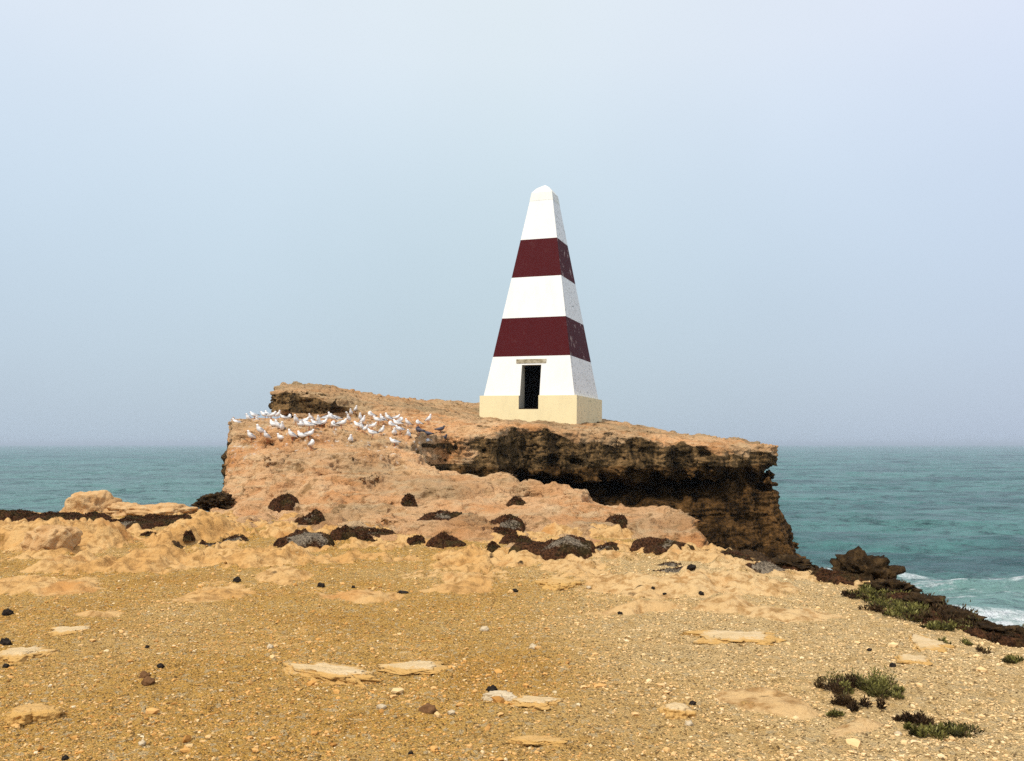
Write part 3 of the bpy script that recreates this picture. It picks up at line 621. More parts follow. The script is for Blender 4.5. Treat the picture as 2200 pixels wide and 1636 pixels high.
# ------------------------------------------------------------------ rocks and stones
def ico(sub):
    import bmesh
    bm = bmesh.new(); bmesh.ops.create_icosphere(bm, subdivisions=sub, radius=1)
    V = np.array([v.co[:] for v in bm.verts], np.float32); Fc = np.array([[v.index for v in f.verts] for f in bm.faces], np.int32); bm.free(); return V, Fc
ICO = {k: ico(k) for k in (1, 2, 3, 4, 5)}
def rock_mesh(name, m, sx, sy, sz, seed, sub=4, rough=.28, flat_top=0.0, freq=1.3, attrs=None, lobes=0.0):
    V, Fc = ICO[sub]; V = V.copy(); s = np.float32(seed * 7.31)
    rim = sstep(.55, .92, np.hypot(V[:, 0], V[:, 1])); attrs = dict(attrs or {}, rim=rim)
    n = fbm(V[:, 0] * freq + s, V[:, 1] * freq, V[:, 2] * freq, 4)
    cell = np.abs(fbm(V[:, 0] * freq * 1.7, V[:, 1] * freq * 1.7 + s, V[:, 2] * freq * 1.7, 3))
    V = V * (1 + rough * n - rough * .6 * cell)[:, None]
    if flat_top: V[:, 2] = np.where(V[:, 2] > 0, np.tanh(V[:, 2] * flat_top) / math.tanh(flat_top), V[:, 2])
    if lobes:                                     # broken, irregular outline for the bedded slabs
        h_ = np.hypot(V[:, 0], V[:, 1]) + 1e-6; c_, s_ = V[:, 0] / h_, V[:, 1] / h_
        k_ = 1 + lobes * (pn(c_ * 1.3 + s, s_ * 1.3, 0 * c_) + .55 * pn(c_ * 3.1, s_ * 3.1 + s, 0 * c_) + .35 * pn(c_ * 8, s_ * 8 + s, 0 * c_))
        V[:, 0] *= k_; V[:, 1] *= k_
    V = V * np.array((sx, sy, sz), np.float32)
    return mesh_np(name, V, Fc, [m], True, attrs)
def put_rock(name, m, u, v, w_px, dep, hgt, label, cat, group=None, seed=1, rotz=0, sink=.35, D=None, **kw):
    p = place(u, v, D); s = w_px * p.y / F_PX / 2
    o = link(name, rock_mesh(name, m, s, dep, hgt, seed, **kw)); o.location = p + Vector((0, 0, hgt * (.5 - sink)))
    o.rotation_euler = (0, 0, rotz); return thing(o, label, cat, group)
def slab(u, v, w_px, dep, hgt, rotz, m, label, seed):
    p = place(u, v); s = w_px * p.y / F_PX / 2
    return put_rock('flat_rock', m, u, v, w_px, dep, hgt * 1.1, label, 'rock', 'flat pale rocks set in the ochre ground', seed, rotz, .54, flat_top=1.3, rough=.28, sub=5, freq=1.4, lobes=.38)
SL = [(705,1450,240,.14,.045,-.55,M_pale,'long pale slab slanting through the gravel, the longest flat rock in the foreground'),
      (890,1434,125,.17,.02,-.25,M_pale,'flat buff slab just right of the long pale slab'),
      (1585,1373,180,.26,.035,-.15,M_pale,'broad cream slab, largest pale rock on the right-hand ground'),
      (1070,1500,62,.07,.035,.1,M_white,'small greyish white block below the black stone in the middle foreground'),
      (1150,1510,110,.10,.022,-.2,M_pale,'buff slab touching the right side of the small greyish white block'),
      (1455,1535,72,.10,.05,-.8,M_pale,'pale broken rock in the foreground between the buff slab and the green shrubs'),
      (1165,1592,120,.07,.014,-.05,M_rubble,'flat tan slab lowest in the picture, near the bottom edge'),
      (66,1538,95,.12,.05,.1,M_rubble,'rounded yellowish rock by the lower left edge of the picture'),
      (45,1412,110,.22,.05,0,M_pale,'pale hump of rock cut by the left edge of the picture'),
      (1990,1388,95,.30,.03,-.3,M_pale,'pale cracked slab below the dark scrub of the right cliff edge'),
      (1965,1420,75,.16,.022,-.2,M_pale,'smaller cream slab just in front of the pale cracked slab'),
      (1200,1260,105,.34,.07,-.1,M_rubble,'cracked orange tan rock alone in the middle of the gravel'),
      (150,1357,100,.16,.022,.05,M_pale,'low pale crust of rock in the left gravel')]
for i, q in enumerate(SL): slab(*q[:6], q[6], q[7], i + 3)
ST = [(16,1320,22,M_black,'round black stone by the left edge of the picture'),(12,1385,26,M_black,'black stone at the left edge above the pale hump of rock'),(12,1434,14,M_black,'black stone lying on the front of the pale hump of rock'),
      (510,1250,18,M_black,'jagged black stone below the bedrock hump on the left'),(690,1261,17,M_black,'black stone right of the tan bedrock patch'),(759,1263,9,M_black,'tiny black stone right of another black stone'),
      (865,1275,24,M_black,'flat black sliver like a stick on the gravel'),(1106,1272,13,M_black,'black stone left of the cracked orange tan rock'),(1057,1486,24,M_black,'sharp black stone above the small greyish white block'),
      (1488,1514,15,M_black,'black stone right of the pale broken rock'),(316,1392,10,M_black,'topmost of the small dark stones in the left gravel'),(345,1434,16,M_black,'small black stone between the topmost dark stone and the reddish brown stone'),(310,1455,22,M_brown,'reddish brown stone in the left gravel'),
      (318,1470,26,M_brown,'brown stone just below the reddish brown stone'),(140,1632,17,M_black,'black stone at the bottom left edge of the picture'),(882,1620,10,M_black,'small black stone near the bottom middle of the picture'),
      (1486,1222,20,M_black,'black stone sitting on the grey ledge by the pale hump'),(1403,1265,9,M_black,'left one of two tiny black stones on pale gravel'),(1428,1278,9,M_black,'right one of two tiny black stones on pale gravel'),(1506,1277,12,M_black,'dark red black stone on orange bedrock'),
      (1918,1432,15,M_black,'dark stone below the smaller cream slab'),(1868,1398,11,M_black,'dark stone left of the pale cracked slab'),(1332,1320,12,M_black,'black double stone on gravel in the middle right'),
      (580,1393,22,M_white,'white stone above the long pale slab'),(475,1485,13,M_white,'small bright white stone in the left foreground gravel'),(305,1600,22,M_white,'white stone at the lower left among brown gravel'),(970,1534,22,M_white,'cream stone left of the small greyish white block'),
      (820,1523,28,M_white,'cream stone below the right end of the long pale slab'),(1040,1356,28,M_white,'cream stone in the middle gravel below the tan bedrock'),(1145,1393,24,M_white,'yellowish white stone in the centre of the gravel'),
      (920,1533,38,M_brown,'low brown rock in the gravel below the flat buff slab'),(1480,1558,26,M_white,'cream stone under the pale broken rock'),(1930,1580,22,M_white,'white stone left of the lower green shrub'),(1265,1264,14,M_white,'thin white stone at the right foot of the cracked orange tan rock')]
for i, (u, v, w, m, lab) in enumerate(ST):
    if m is M_white: w *= .72
    p = place(u, v); s = w * p.y / F_PX / 2; fl = .35 if 'sliver' in lab else .75
    put_rock('stone', m, u, v, w, s * .8, s * fl, lab, 'stone', 'loose stones on the ground', 40 + i, random.uniform(-.5, .5), .15, sub=3, rough=.45, freq=1.6)
put_rock('boulder', M_tan, 190, 1100, 105, .5, .52, 'tan boulder standing against the sea behind the dark cushion plants', 'boulder', 'boulders along the left cliff edge', 81, .2, .25, 19.6, sub=5, rough=.42, freq=1.1, flat_top=1.4)
put_rock('boulder', M_tan, 265, 1106, 95, .5, .22, 'low tan boulder right beside the highest boulder at the cliff edge', 'boulder', 'boulders along the left cliff edge', 82, -.2, .25, 19.6, sub=5, rough=.42, freq=1.2)
put_rock('boulder', M_tan, 345, 1108, 140, .6, .22, 'broad low tan boulder between the highest boulder and the dark crag', 'boulder', 'boulders along the left cliff edge', 83, .1, .25, 19.5, sub=5, rough=.35, freq=1.4)
put_rock('boulder', M_tan, 108, 1180, 105, .35, .30, 'squarish orange boulder in front of the bedrock hump on the left', 'boulder', 'boulders along the left cliff edge', 84, .3, .3, None, sub=5, rough=.35, freq=1.2, flat_top=1.5)
put_rock('crag', M_crag, 462, 1114, 72, .5, .24, 'dark brown crag at the foot of the left wall of the headland', 'rock', 'dark crags', 99, .6, .12, 21.2, sub=5, rough=.5, freq=1.9)
put_rock('crag', M_crag, 425, 1106, 60, .5, .30, 'small dark crag left of the taller one by the sea', 'rock', 'dark crags', 86, .0, .2, 20.8, sub=5, rough=.6, freq=1.5)
put_rock('crag', M_crag, 1768, 1218, 140, .55, .31, 'jagged brown crag on the right cliff edge against the sea', 'rock', 'dark crags', 87, -.3, .3, 11.9, sub=5, rough=.55, freq=1.7)
put_rock('crag', M_crag, 1855, 1248, 110, .4, .26, 'lower brown crag right of the jagged one on the cliff edge', 'rock', 'dark crags', 88, .3, .3, 10.9, sub=5, rough=.55, freq=1.7)

for i, (u, v, w, dep, h, lab) in enumerate([(1700,1214,80,.35,.10,'low dark crag between the gully and the jagged crag on the right'),(1915,1272,90,.3,.10,'small dark crag at the cliff edge just above the first line of surf'),(1990,1306,90,.25,.085,'low dark crag on the edge under the brown scrub'),
        (2065,1340,90,.22,.08,'low dark crag behind the olive fringe on the right edge'),(2140,1362,100,.22,.08,'long low dark crag near the right edge of the picture'),(2205,1380,80,.2,.08,'dark crag cut by the right edge of the picture')]):
    put_rock('crag', M_crag, u, v, w, dep, h, lab, 'rock', 'dark crags', 110 + i, .3, .2, None, sub=5, rough=.6, freq=1.8)

def gravel():
    n = 80000
    V0, F0 = ICO[1]; nv = len(V0)
    D = 2.9 * (13.5 / 2.9) ** (rng.random(n) ** .8); T = rng.uniform(-.72, .72, n); X = (T * D).astype(np.float32); Y = D.astype(np.float32)
    z, bed, pale, crust = ground_h(X, Y, True)
    keep = (rng.random(n) < .45 + .9 * sstep(-.45, .35, fbm(X * 1.1, Y * 1.1, np.float32(71), 3))) & (bed < .55 + .3 * rng.random(n)) & (crust < .5) & (z > -.4); X, Y, z, pale = X[keep], Y[keep], z[keep], pale[keep]; n = len(X)
    s = np.exp(rng.normal(-5.5, .5, n)) * (.75 + .055 * Y); s = np.clip(s, .0020, .026)
    bigk = rng.random(n) < .016; s[bigk] *= rng.uniform(1.5, 3.0, bigk.sum())
    V = V0[None] * (1 + .38 * rng.normal(size=(n, nv, 1)) * .6) * s[:, None, None] * np.stack([rng.uniform(.8, 1.5, n), rng.uniform(.7, 1.1, n), rng.uniform(.45, .8, n)], -1)[:, None]
    a = rng.uniform(0, 6.28, n); ca, sa = np.cos(a)[:, None], np.sin(a)[:, None]
    x, y = V[..., 0] * ca - V[..., 1] * sa, V[..., 0] * sa + V[..., 1] * ca
    V = np.stack([x + X[:, None], y + Y[:, None], V[..., 2] + (z + s * .22)[:, None]], -1).reshape(-1, 3)
    Fq = (F0[None] + (np.arange(n) * nv)[:, None, None]).reshape(-1, 3)
    tint = rng.beta(2.2, 2.4, n); tint = np.clip(tint * (1 - .6 * pale) + .6 * pale * .82, 0, 1)
    me = mesh_np('gravel', V, Fq, [M_grav], False, {'tint': np.repeat(tint, nv), 'pale': np.repeat(pale, nv)})
    o = link('gravel', me, kind='stuff'); o['label'] = 'loose ochre and cream gravel strewn over the bare ground'; o['category'] = 'gravel'
gravel()

# ------------------------------------------------------------------ cushion plants (dark mats with a grey dead centre) and dark mounds for shaded hollows
def cushion(u, v, w_px, dep, hgt, label, dead=0.0, seed=1, rotz=0, D=None, group='dark cushion plants and shade mounds on the rock'):
    p = place(u, v, D); a = w_px * p.y / F_PX / 2; nr, na = 40, 110; s = np.float32(seed * 3.7)
    r = np.linspace(0, 1, nr)[:, None]; th = np.linspace(0, 2 * math.pi, na, endpoint=False)[None]
    cs, sn = np.cos(th), np.sin(th)
    lob = 1 + .40 * fbm(cs * 1.4 + s, sn * 1.4, np.zeros_like(cs), 3) + .06 * pn(cs * 7, sn * 7 + s, np.zeros_like(cs))
    X = r * cs * lob * a; Y = r * sn * lob * dep
    c, q = math.cos(rotz), math.sin(rotz); X, Y = X * c - Y * q, X * q + Y * c
    prof = np.clip(1 - r ** 4, 0, 1) ** .48 + 0 * th; hgt = hgt * .70
    X = X.astype(np.float32); Y = Y.astype(np.float32)
    big = fbm(X / a * 2.2 + s, Y / a * 2.2, np.float32(seed), 3); fine = fbm(X * 9, Y * 9, np.float32(seed + .5), 3)
    dn = np.clip(dead * 1.25 - .25 - .95 * np.hypot((X / a - .15 * math.sin(seed)) * 1.15, (Y / dep + .5) * 1.2) ** 1.5 + .4 * big + .35, 0, 1) * (dead > 0) * sstep(0, .4, np.float32(dead))
    Z = hgt * prof * (1 + .22 * big) * (1 - .35 * dn) + .022 * fine * prof ** .5
    gz = np.array([[drop(p.x + X[i, j], p.y + Y[i, j]) for j in range(0, na, 10)] for i in range(0, nr, 13)]) - p.z
    gi = np.clip(gz, -min(.25, .45 * dep), min(.25, .45 * dep))
    # drape on the ground: bilinear in the coarse samples
    fi = np.linspace(0, gi.shape[0] - 1, nr); i0 = np.clip(fi.astype(int), 0, gi.shape[0] - 2); ti = (fi - i0)[:, None]
    fj = np.arange(na) / 10.0; j0 = fj.astype(int) % gi.shape[1]; j1 = (j0 + 1) % gi.shape[1]; tj = (fj - fj.astype(int))[None]
    G = (1 - ti) * ((1 - tj) * gi[i0][:, j0] + tj * gi[i0][:, j1]) + ti * ((1 - tj) * gi[i0 + 1][:, j0] + tj * gi[i0 + 1][:, j1])
    Z = Z + G - .03 * r ** 6
    V = np.stack([X, Y, Z], -1).reshape(-1, 3); Fq = grid_faces(nr, na, True)
    dd = dn.ravel()
    # leafy tufts break the outline
    nt_ = int(min(2600, 500 + 1800 * a * dep / .3)); k = rng.integers(0, len(V), nt_); k = k[(k // na > 3)]
    base = V[k]; sz = np.clip(rng.normal(.0095, .003, len(k)), .004, .02) * min(1.6, max(.5, p.y / 13))
    d1 = rng.normal(size=(len(k), 3)); d1[:, 2] = np.abs(d1[:, 2]) + .5; d1 /= np.linalg.norm(d1, axis=1)[:, None]
    d2 = np.cross(d1, rng.normal(size=(len(k), 3))); d2 /= np.linalg.norm(d2, axis=1)[:, None]
    q4 = np.stack([base - d2 * sz[:, None] * .45, base + d2 * sz[:, None] * .45, base + d1 * sz[:, None] * 1.3 + d2 * sz[:, None] * .3, base + d1 * sz[:, None] * 1.3 - d2 * sz[:, None] * .3], 1).reshape(-1, 3)
    n0 = len(V); V = np.concatenate([V, q4]); Fq = np.concatenate([Fq, n0 + np.arange(len(q4)).reshape(-1, 4)]); dd = np.concatenate([dd, np.repeat(dd[k], 4)])
    o = link('cushion_plant', mesh_np('cushion_plant', V, Fq, [M_cush], True, {'dead': dd})); o.location = p
    return thing(o, label, 'plant', group)
CU = [(655,1167,118,.30,.30,'oval dark cushion plant with a large pale grey dead centre',.85,0,None),
      (738,1160,60,.24,.25,'small round dark brown cushion plant beside the oval one with a grey centre',0,0,None),
      (668,1122,62,.3,.22,'dark cushion plant with a grey patch on its left half, above the oval one',.35,-.3,None),
      (608,1083,58,.35,.24,'nearly black dome standing in for a shaded hollow in the rock above the left hump',0,-.3,None),  # dark dome added where the rock only has a shaded recess
      (805,1147,95,.3,.07,'thin ragged brown mat right of the small round cushion plant',.35,.1,None),
      (790,1160,60,.14,.03,'narrow brown strip of mat along the foot of the slab',.2,.15,None),
      (895,1168,36,.14,.06,'small brown mat between two wider dark mats',.25,0,None),(960,1167,82,.22,.13,'plain dark red brown mat low on the slab, in the middle of the row',0,0,None),
      (948,1112,92,.4,.15,'dark grey cushion plant with a knobbly top on the middle of the slab',.4,-.1,None),(880,1078,30,.2,.09,'small dark mound standing in for a shaded hollow on the left of the slab',0,-.3,None),  # the second is a dark mound in place of a shaded hollow
      (1110,1084,36,.25,.12,'black mound standing in for a shaded hollow high on the slab',0,0,None),(1095,1130,70,.36,.12,'grey cushion plant with a dark crown above the widest mat',.6,.3,None),  # the first is a black mound filling in for a hollow's shade
      (1085,1146,66,.2,.06,'thin dark mat just below the grey cushion plant with a dark crown',.2,.25,None),(1195,1186,178,.40,.27,'widest cushion plant, dark red brown with a mottled grey middle',.5,-.12,None),
      (1110,1165,70,.25,.10,'reddish brown cushion growing at the left end of the widest mat',0,-.2,None),(1060,1172,30,.12,.05,'little brown tuft left of the reddish brown cushion',.1,0,None),(1325,1122,46,.22,.12,'bent dark cushion high on the right part of the slab',.3,-.6,None),(1300,1178,72,.25,.07,'mottled grey mat joining the widest mat to the tall dark one',.45,0,None),
      (1425,1172,125,.4,.13,'tall dark mat with a grey crest at the right end of the slab',.35,.15,None),(1560,1184,105,.35,.10,'flat red brown mat behind the pale hump at the gully edge',0,0,12.6),(1640,1214,100,.32,.06,'speckled grey and black mat right of the pale hump',.75,-.15,None),
      (1710,1222,70,.25,.08,'dark red brown tuft between the speckled mat and the jagged crag',0,0,None),(1440,1215,60,.14,.03,'grey weathered mat left of the pale hump',.9,-.1,None),(1455,1228,100,.10,.03,'grey dead strip of mat in front of the pale hump',.9,-.05,None),
      (505,1160,60,.25,.05,'thin grey mat with a dark tuft right of the left bedrock hump',.7,0,None),(455,1172,60,.15,.03,'thin greenish grey mat below the left bedrock hump',.8,0,None),(405,1152,26,.10,.05,'small dark red cushion on the front of the left bedrock hump',0,0,None),
      (318,1152,44,.16,.06,'little brown mat at the left foot of the bedrock hump',.1,-.2,None),
      (20,1110,100,.6,0.22,'black brown cushion at the left edge of the picture against the sea',0,0,18.4),(70,1112,60,.5,0.14,'smooth dark cushion second from the left edge against the sea',0,0,18.2),(118,1118,105,.55,0.23,'rounded red brown cushion third from the left edge against the sea',0,0,17.8),
      (185,1122,85,.5,0.19,'greenish dark cushion in front of the highest tan boulder',0,0,17.4),(265,1134,150,.55,.17,'long mottled cushion with grey flecks in the left dark row',.38,-.1,16.6),(340,1124,110,.5,.16,'red brown cushion at the right part of the left dark row',.1,.1,17.2),(1960,1290,130,.35,.08,'dark brown mat under the dark rounded scrub at the cliff edge',.2,-.3,None),(2030,1338,110,.3,.08,'dark brown mat on the edge between two dark scrubs',.1,-.4,None),(2125,1362,120,.28,.08,'long dark mat inside the brown scrub of the right edge',.1,-.4,None),(2195,1382,110,.25,.08,'dark mat at the very right edge of the picture',.1,-.4,None),
      (1800,1240,110,.3,.08,'dark red brown mat in front of the lower brown crag',.1,-.2,None),(378,1110,70,.4,.16,'dark cushion closing the left row beside the bedrock hump',0,.2,17.8)]
for i, q in enumerate(CU): cushion(q[0], q[1], q[2], q[3], q[4], q[5], q[6], i + 1, q[7], q[8])

# ------------------------------------------------------------------ shrubs of the right-hand edge
def shrub(u, v, w_px, dep, hgt, n, m, label, seed, D=None, leaf=.012, cat='shrub', group='low shrubs on the right'):
    p = place(u, v, D); a = w_px * p.y / F_PX / 2; rg = np.random.default_rng(seed)
    o = bpy.data.objects.new('shrub', None); COL.objects.link(o); o.location = p; thing(o, label, cat, group)
    nc = max(7, int(26 * a / .3)); cl = rg.normal(size=(nc, 2)) * np.array((a, dep)) * .5; cl[:, 0] = np.clip(cl[:, 0], -a, a); cl[:, 1] = np.clip(cl[:, 1], -dep, dep)
    cr = rg.uniform(.16, .40, nc) * min(a, dep * 1.6) * .9; ch = hgt * .78 * rg.uniform(.35, 1.15, nc)
    cz = np.array([max(-.3, min(.3, drop(p.x + q[0], p.y + q[1]) - p.z)) for q in cl])
    k = rg.integers(0, nc, n); d = rg.normal(size=(n, 3)); d /= np.linalg.norm(d, axis=1)[:, None]; rr = rg.random(n) ** .45
    pos = np.stack([cl[k, 0] + d[:, 0] * rr * cr[k], cl[k, 1] + d[:, 1] * rr * cr[k], cz[k] + np.abs(d[:, 2]) * rr * ch[k] * (1 + .25 * rg.normal(size=n))], -1)
    up = d * .7 + rg.normal(size=(n, 3)) * .4; up[:, 2] = np.abs(up[:, 2]) + .35; up /= np.linalg.norm(up, axis=1)[:, None]
    sd_ = np.cross(up, rg.normal(size=(n, 3))); sd_ /= np.linalg.norm(sd_, axis=1)[:, None]; L = leaf * rg.uniform(.6, 1.7, n)[:, None]
    V = np.stack([pos, pos + up * L + sd_ * L * .33, pos + up * L * 2.1, pos + up * L - sd_ * L * .33], 1).reshape(-1, 3)
    tint = np.clip(.18 + .5 * (pos[:, 2] - cz[k]) / hgt + rg.normal(size=n) * .16 + (rg.random(nc) - .4)[k] * .6, 0, 1)
    link('foliage', mesh_np('foliage', V, np.arange(len(V)).reshape(-1, 4), [m], False, {'tint': np.repeat(tint, 4)}), o)
    ring = lambda c_, w_: [c_ + w_ * np.array((math.cos(q * 2.1), math.sin(q * 2.1), 0)) for q in range(3)]
    sv, sf = ring(np.array((0, 0, -.02)), .012), []             # one woody root stock that every branch leaves from
    for c in range(nc):
        b_ = np.array([cl[c, 0], cl[c, 1], cz[c] - .01]); n0 = len(sv); sv += ring(b_, .004 + hgt * .01)
        sf += [(q, (q + 1) % 3, n0 + (q + 1) % 3, n0 + q) for q in range(3)]
        for _ in range(5):
            e = np.array([cl[c, 0] + rg.normal() * cr[c] * .5, cl[c, 1] + rg.normal() * cr[c] * .5, cz[c] + ch[c] * rg.uniform(.5, .95)]); n1 = len(sv); sv += ring(e, .0018)
            sf += [(n0 + q, n0 + (q + 1) % 3, n1 + (q + 1) % 3, n1 + q) for q in range(3)]
    link('stem', mesh_np('stem', np.array(sv), np.array(sf), [M_stem], True), o)
SH = [(1810,1478,110,.16,0.093,2600,M_leafb,'dark purplish part of the upper foreground shrub, left half'),(1860,1480,120,.2,0.102,3600,M_leafg,'bright olive green shrub spreading beside its dark left neighbour in the foreground'),
      (1910,1494,60,.08,0.043,800,M_leafg,'low green sprig trailing right of the bright olive shrub'),(1845,1520,80,.14,0.068,1500,M_leafb,'dark scraggy shrub just below the bright olive shrub'),(1795,1538,44,.05,0.025,400,M_leafg,'little flat green sprig below left of the bright olive shrub'),
      (1955,1552,80,.08,0.068,1300,M_leafb,'dark leafless looking shrub nearest the bottom right, left of a green one'),(1975,1580,60,.07,0.060,1200,M_leafg,'small yellow green shrub nearest the bottom of the picture'),(2035,1580,110,.09,0.051,1500,M_leafg,'sprawling green shrub at the bottom right'),
      (2180,1424,44,.12,0.051,700,M_leafg,'small green tuft near the right edge of the picture'),(2112,1402,18,.06,0.034,180,M_leafb,'tiny dark tuft left of the small green tuft'),(2075,1384,24,.08,0.043,260,M_leafg,'tiny tuft second left of the small green tuft'),(2030,1385,22,.08,0.051,240,M_leafg,'tiny green tuft touching the pale cracked slab'),
      (1770,1236,60,.25,0.051,500,M_leafb,'sparse dry tuft in front of the jagged crag'),
      (1880,1276,110,.35,0.072,1800,M_leafg,'green scrub spreading below the lower brown crag'),(1935,1272,120,.35,0.120,2600,M_leafb,'dark rounded scrub on the cliff edge above the surf'),(1985,1288,80,.3,0.096,1500,M_leafb,'brown scrub right of the dark rounded scrub on the edge'),
      (1940,1310,110,.3,0.060,1400,M_leafg,'thin mixed scrub on pale soil inside the cliff edge'),(1835,1285,40,.16,0.051,350,M_leafb,'dry brown tuft left of the green scrub'),(1880,1315,50,.14,0.043,380,M_leafb,'dry brown tuft below the green scrub'),
      (2010,1336,90,.25,0.084,1500,M_leafb,'dark red scrub where the cliff edge turns down'),(2050,1332,80,.25,0.132,1200,M_leafb,'round dark scrub on the skyline right of the surf'),(2105,1350,120,.25,0.120,2000,M_leafb,'long brown scrub along the right cliff edge'),(2080,1356,70,.14,0.051,700,M_leafg,'olive fringe in front of the long brown scrub'),
      (2160,1362,100,.22,0.120,1900,M_leafb,'dark scrub next to the right edge of the picture'),(2215,1378,100,.22,0.126,1500,M_leafb,'dark scrub cut off by the right edge of the picture'),(1965,1330,40,.1,0.034,260,M_leafb,'tiny brown tuft on pale soil under the thin mixed scrub'),
      (1900,1298,100,.28,.045,1100,M_leafg,'flat olive patch of ground plants beside the green scrub'),(1960,1322,90,.2,.04,900,M_leafg,'flat olive patch in the thin mixed scrub'),(2020,1352,80,.14,.04,800,M_leafg,'flat yellow green patch near the bend of the cliff edge')]
for i, q in enumerate(SH): shrub(*q[:8], 300 + i, leaf=.009 if q[1] > 1370 else .015)

# ------------------------------------------------------------------ birds
def loft(path, nseg=12):
    """path rows: x, z, half width, half height"""
    p = np.array(path, float); V = []
    # smooth the path
    k = np.linspace(0, len(p) - 1, (len(p) - 1) * 3 + 1); q = np.stack([np.interp(k, np.arange(len(p)), p[:, i]) for i in range(4)], -1)
    for _ in range(2): q[1:-1] = .25 * q[:-2] + .5 * q[1:-1] + .25 * q[2:]
    tg = np.gradient(q[:, :2], axis=0); tg /= np.linalg.norm(tg, axis=1)[:, None] + 1e-9
    for (x, z, w, h), (tx, tz) in zip(q, tg):
        for j in range(nseg):
            a = 2 * math.pi * j / nseg; V.append((x - tz * math.sin(a) * h, math.cos(a) * w, z + tx * math.sin(a) * h))
    n = len(q); Fq = grid_faces(n, nseg, True)[:, ::-1].tolist(); V = np.array(V)
    c0, c1 = len(V), len(V) + 1; V = np.concatenate([V, [V[:nseg].mean(0), V[-nseg:].mean(0)]])
    for j in range(nseg): Fq.append([c0, j, (j + 1) % nseg, c0 + 0]); Fq.append([c1, (n - 1) * nseg + (j + 1) % nseg, (n - 1) * nseg + j, c1])
    return V, Fq
def pyd(name, V, Fq, mats, midx=None):
    me = bpy.data.meshes.new(name); me.from_pydata([tuple(v) for v in V], [], [tuple(dict.fromkeys(f)) for f in Fq]); me.update()
    for m in mats: me.materials.append(m)
    for i, p_ in enumerate(me.polygons):
        p_.use_smooth = True
        if midx: p_.material_index = midx(p_.center)
    return me
BODY = {
 'upright': [(-.185,.105,.012,.006),(-.13,.135,.030,.018),(-.075,.165,.047,.045),(-.01,.19,.062,.066),(.045,.232,.054,.058),(.07,.275,.036,.038),(.078,.305,.028,.030),(.088,.338,.032,.033),(.112,.338,.020,.020),(.124,.335,.009,.009)],
 'standing': [(-.23,.165,.012,.006),(-.16,.172,.030,.018),(-.09,.18,.047,.042),(-.02,.188,.064,.060),(.05,.205,.056,.058),(.09,.24,.036,.040),(.105,.268,.030,.031),(.118,.292,.032,.032),(.142,.290,.020,.020),(.154,.287,.009,.009)],
 'preening': [(-.21,.14,.012,.006),(-.14,.165,.030,.018),(-.07,.185,.047,.048),(0,.20,.062,.066),(.055,.225,.052,.056),(.075,.262,.036,.036),(.055,.29,.030,.030),(.02,.295,.032,.030),(-.01,.283,.020,.020),(-.022,.278,.009,.009)],
 'sitting': [(-.22,.07,.012,.006),(-.15,.072,.030,.018),(-.08,.075,.050,.045),(-.01,.078,.070,.068),(.055,.10,.060,.062),(.085,.14,.038,.040),(.092,.17,.030,.031),(.102,.198,.032,.032),(.126,.197,.020,.020),(.138,.194,.009,.009)]}
def bird_meshes(kind, pose, mb, mw, mt, ml, mbk):
    p = BODY[pose]; out = {}
    V, Fq = loft([(x, z, w * 1.18, h * 1.16) for x, z, w, h in p]); out['body'] = pyd(kind, V, Fq, [mb])
    sh, tl = p[4], p[0]
    for side in (-1, 1):
        wp = [(sh[0] + .01, sh[1] + .005, .006, .012), (sh[0] - .03, sh[1] + .0, .014, .042), (p[3][0] - .01, p[3][1] + .012, .015, .050), (p[2][0], p[2][1] + .018, .014, .036), (p[1][0], p[1][1] + .020, .010, .018), (tl[0] - .03, tl[1] + .022, .004, .006)]
        V, Fq = loft(wp, 8); yo = np.interp(V[:, 0], [tl[0] - .03, p[1][0], p[2][0], p[3][0], sh[0]], [.008, .022, .040, .053, .047])
        V[:, 1] = V[:, 1] + side * yo; out['wing%d' % side] = pyd('wing', V, Fq, [mw, mt], lambda c, x=p[1][0] - .012: 1 if c[0] < x else 0)
    hx, hz = p[-1][0], p[-1][1]; dx = 1 if p[-1][0] > p[-2][0] else -1
    V, Fq = loft([(hx - .006 * dx, hz, .008, .009), (hx + .018 * dx, hz - .002, .005, .006), (hx + .036 * dx, hz - .007, .001, .001)], 6); out['beak'] = pyd('beak', V, Fq, [mbk])
    if pose != 'sitting':
        for side in (-1, 1):
            x0, y0 = p[3][0] + .0, side * .026; V, Fq = [], []
            for (x, y, z, r_) in ((x0 - .01, y0, p[3][1] - .05, .009), (x0 - .008, y0, .07, .0055), (x0, y0, .008, .005)):
                for j in range(5): V.append((x + r_ * math.cos(j * 1.2566), y + r_ * math.sin(j * 1.2566), z))
            for i in range(2):
                for j in range(5): Fq.append((i * 5 + j, i * 5 + (j + 1) % 5, i * 5 + 5 + (j + 1) % 5, i * 5 + 5 + j))
            n = len(V); V += [(x0 - .008, y0 - .006, .006), (x0 + .045, y0 - .022, .003), (x0 + .052, y0, .003), (x0 + .045, y0 + .022, .003), (x0 - .008, y0 + .006, .006)]; Fq.append((n, n + 1, n + 2, n + 3, n + 4))
            out['leg%d' % side] = pyd('leg', V, Fq, [ml])
    return out
GM = {p: bird_meshes('gull', p, M_gw, M_gg, M_gb, M_gr, M_gr) for p in BODY}
PM = {p: bird_meshes('pigeon', p, M_pd, M_pw, M_gb, M_gr, M_pb) for p in ('standing', 'preening')}
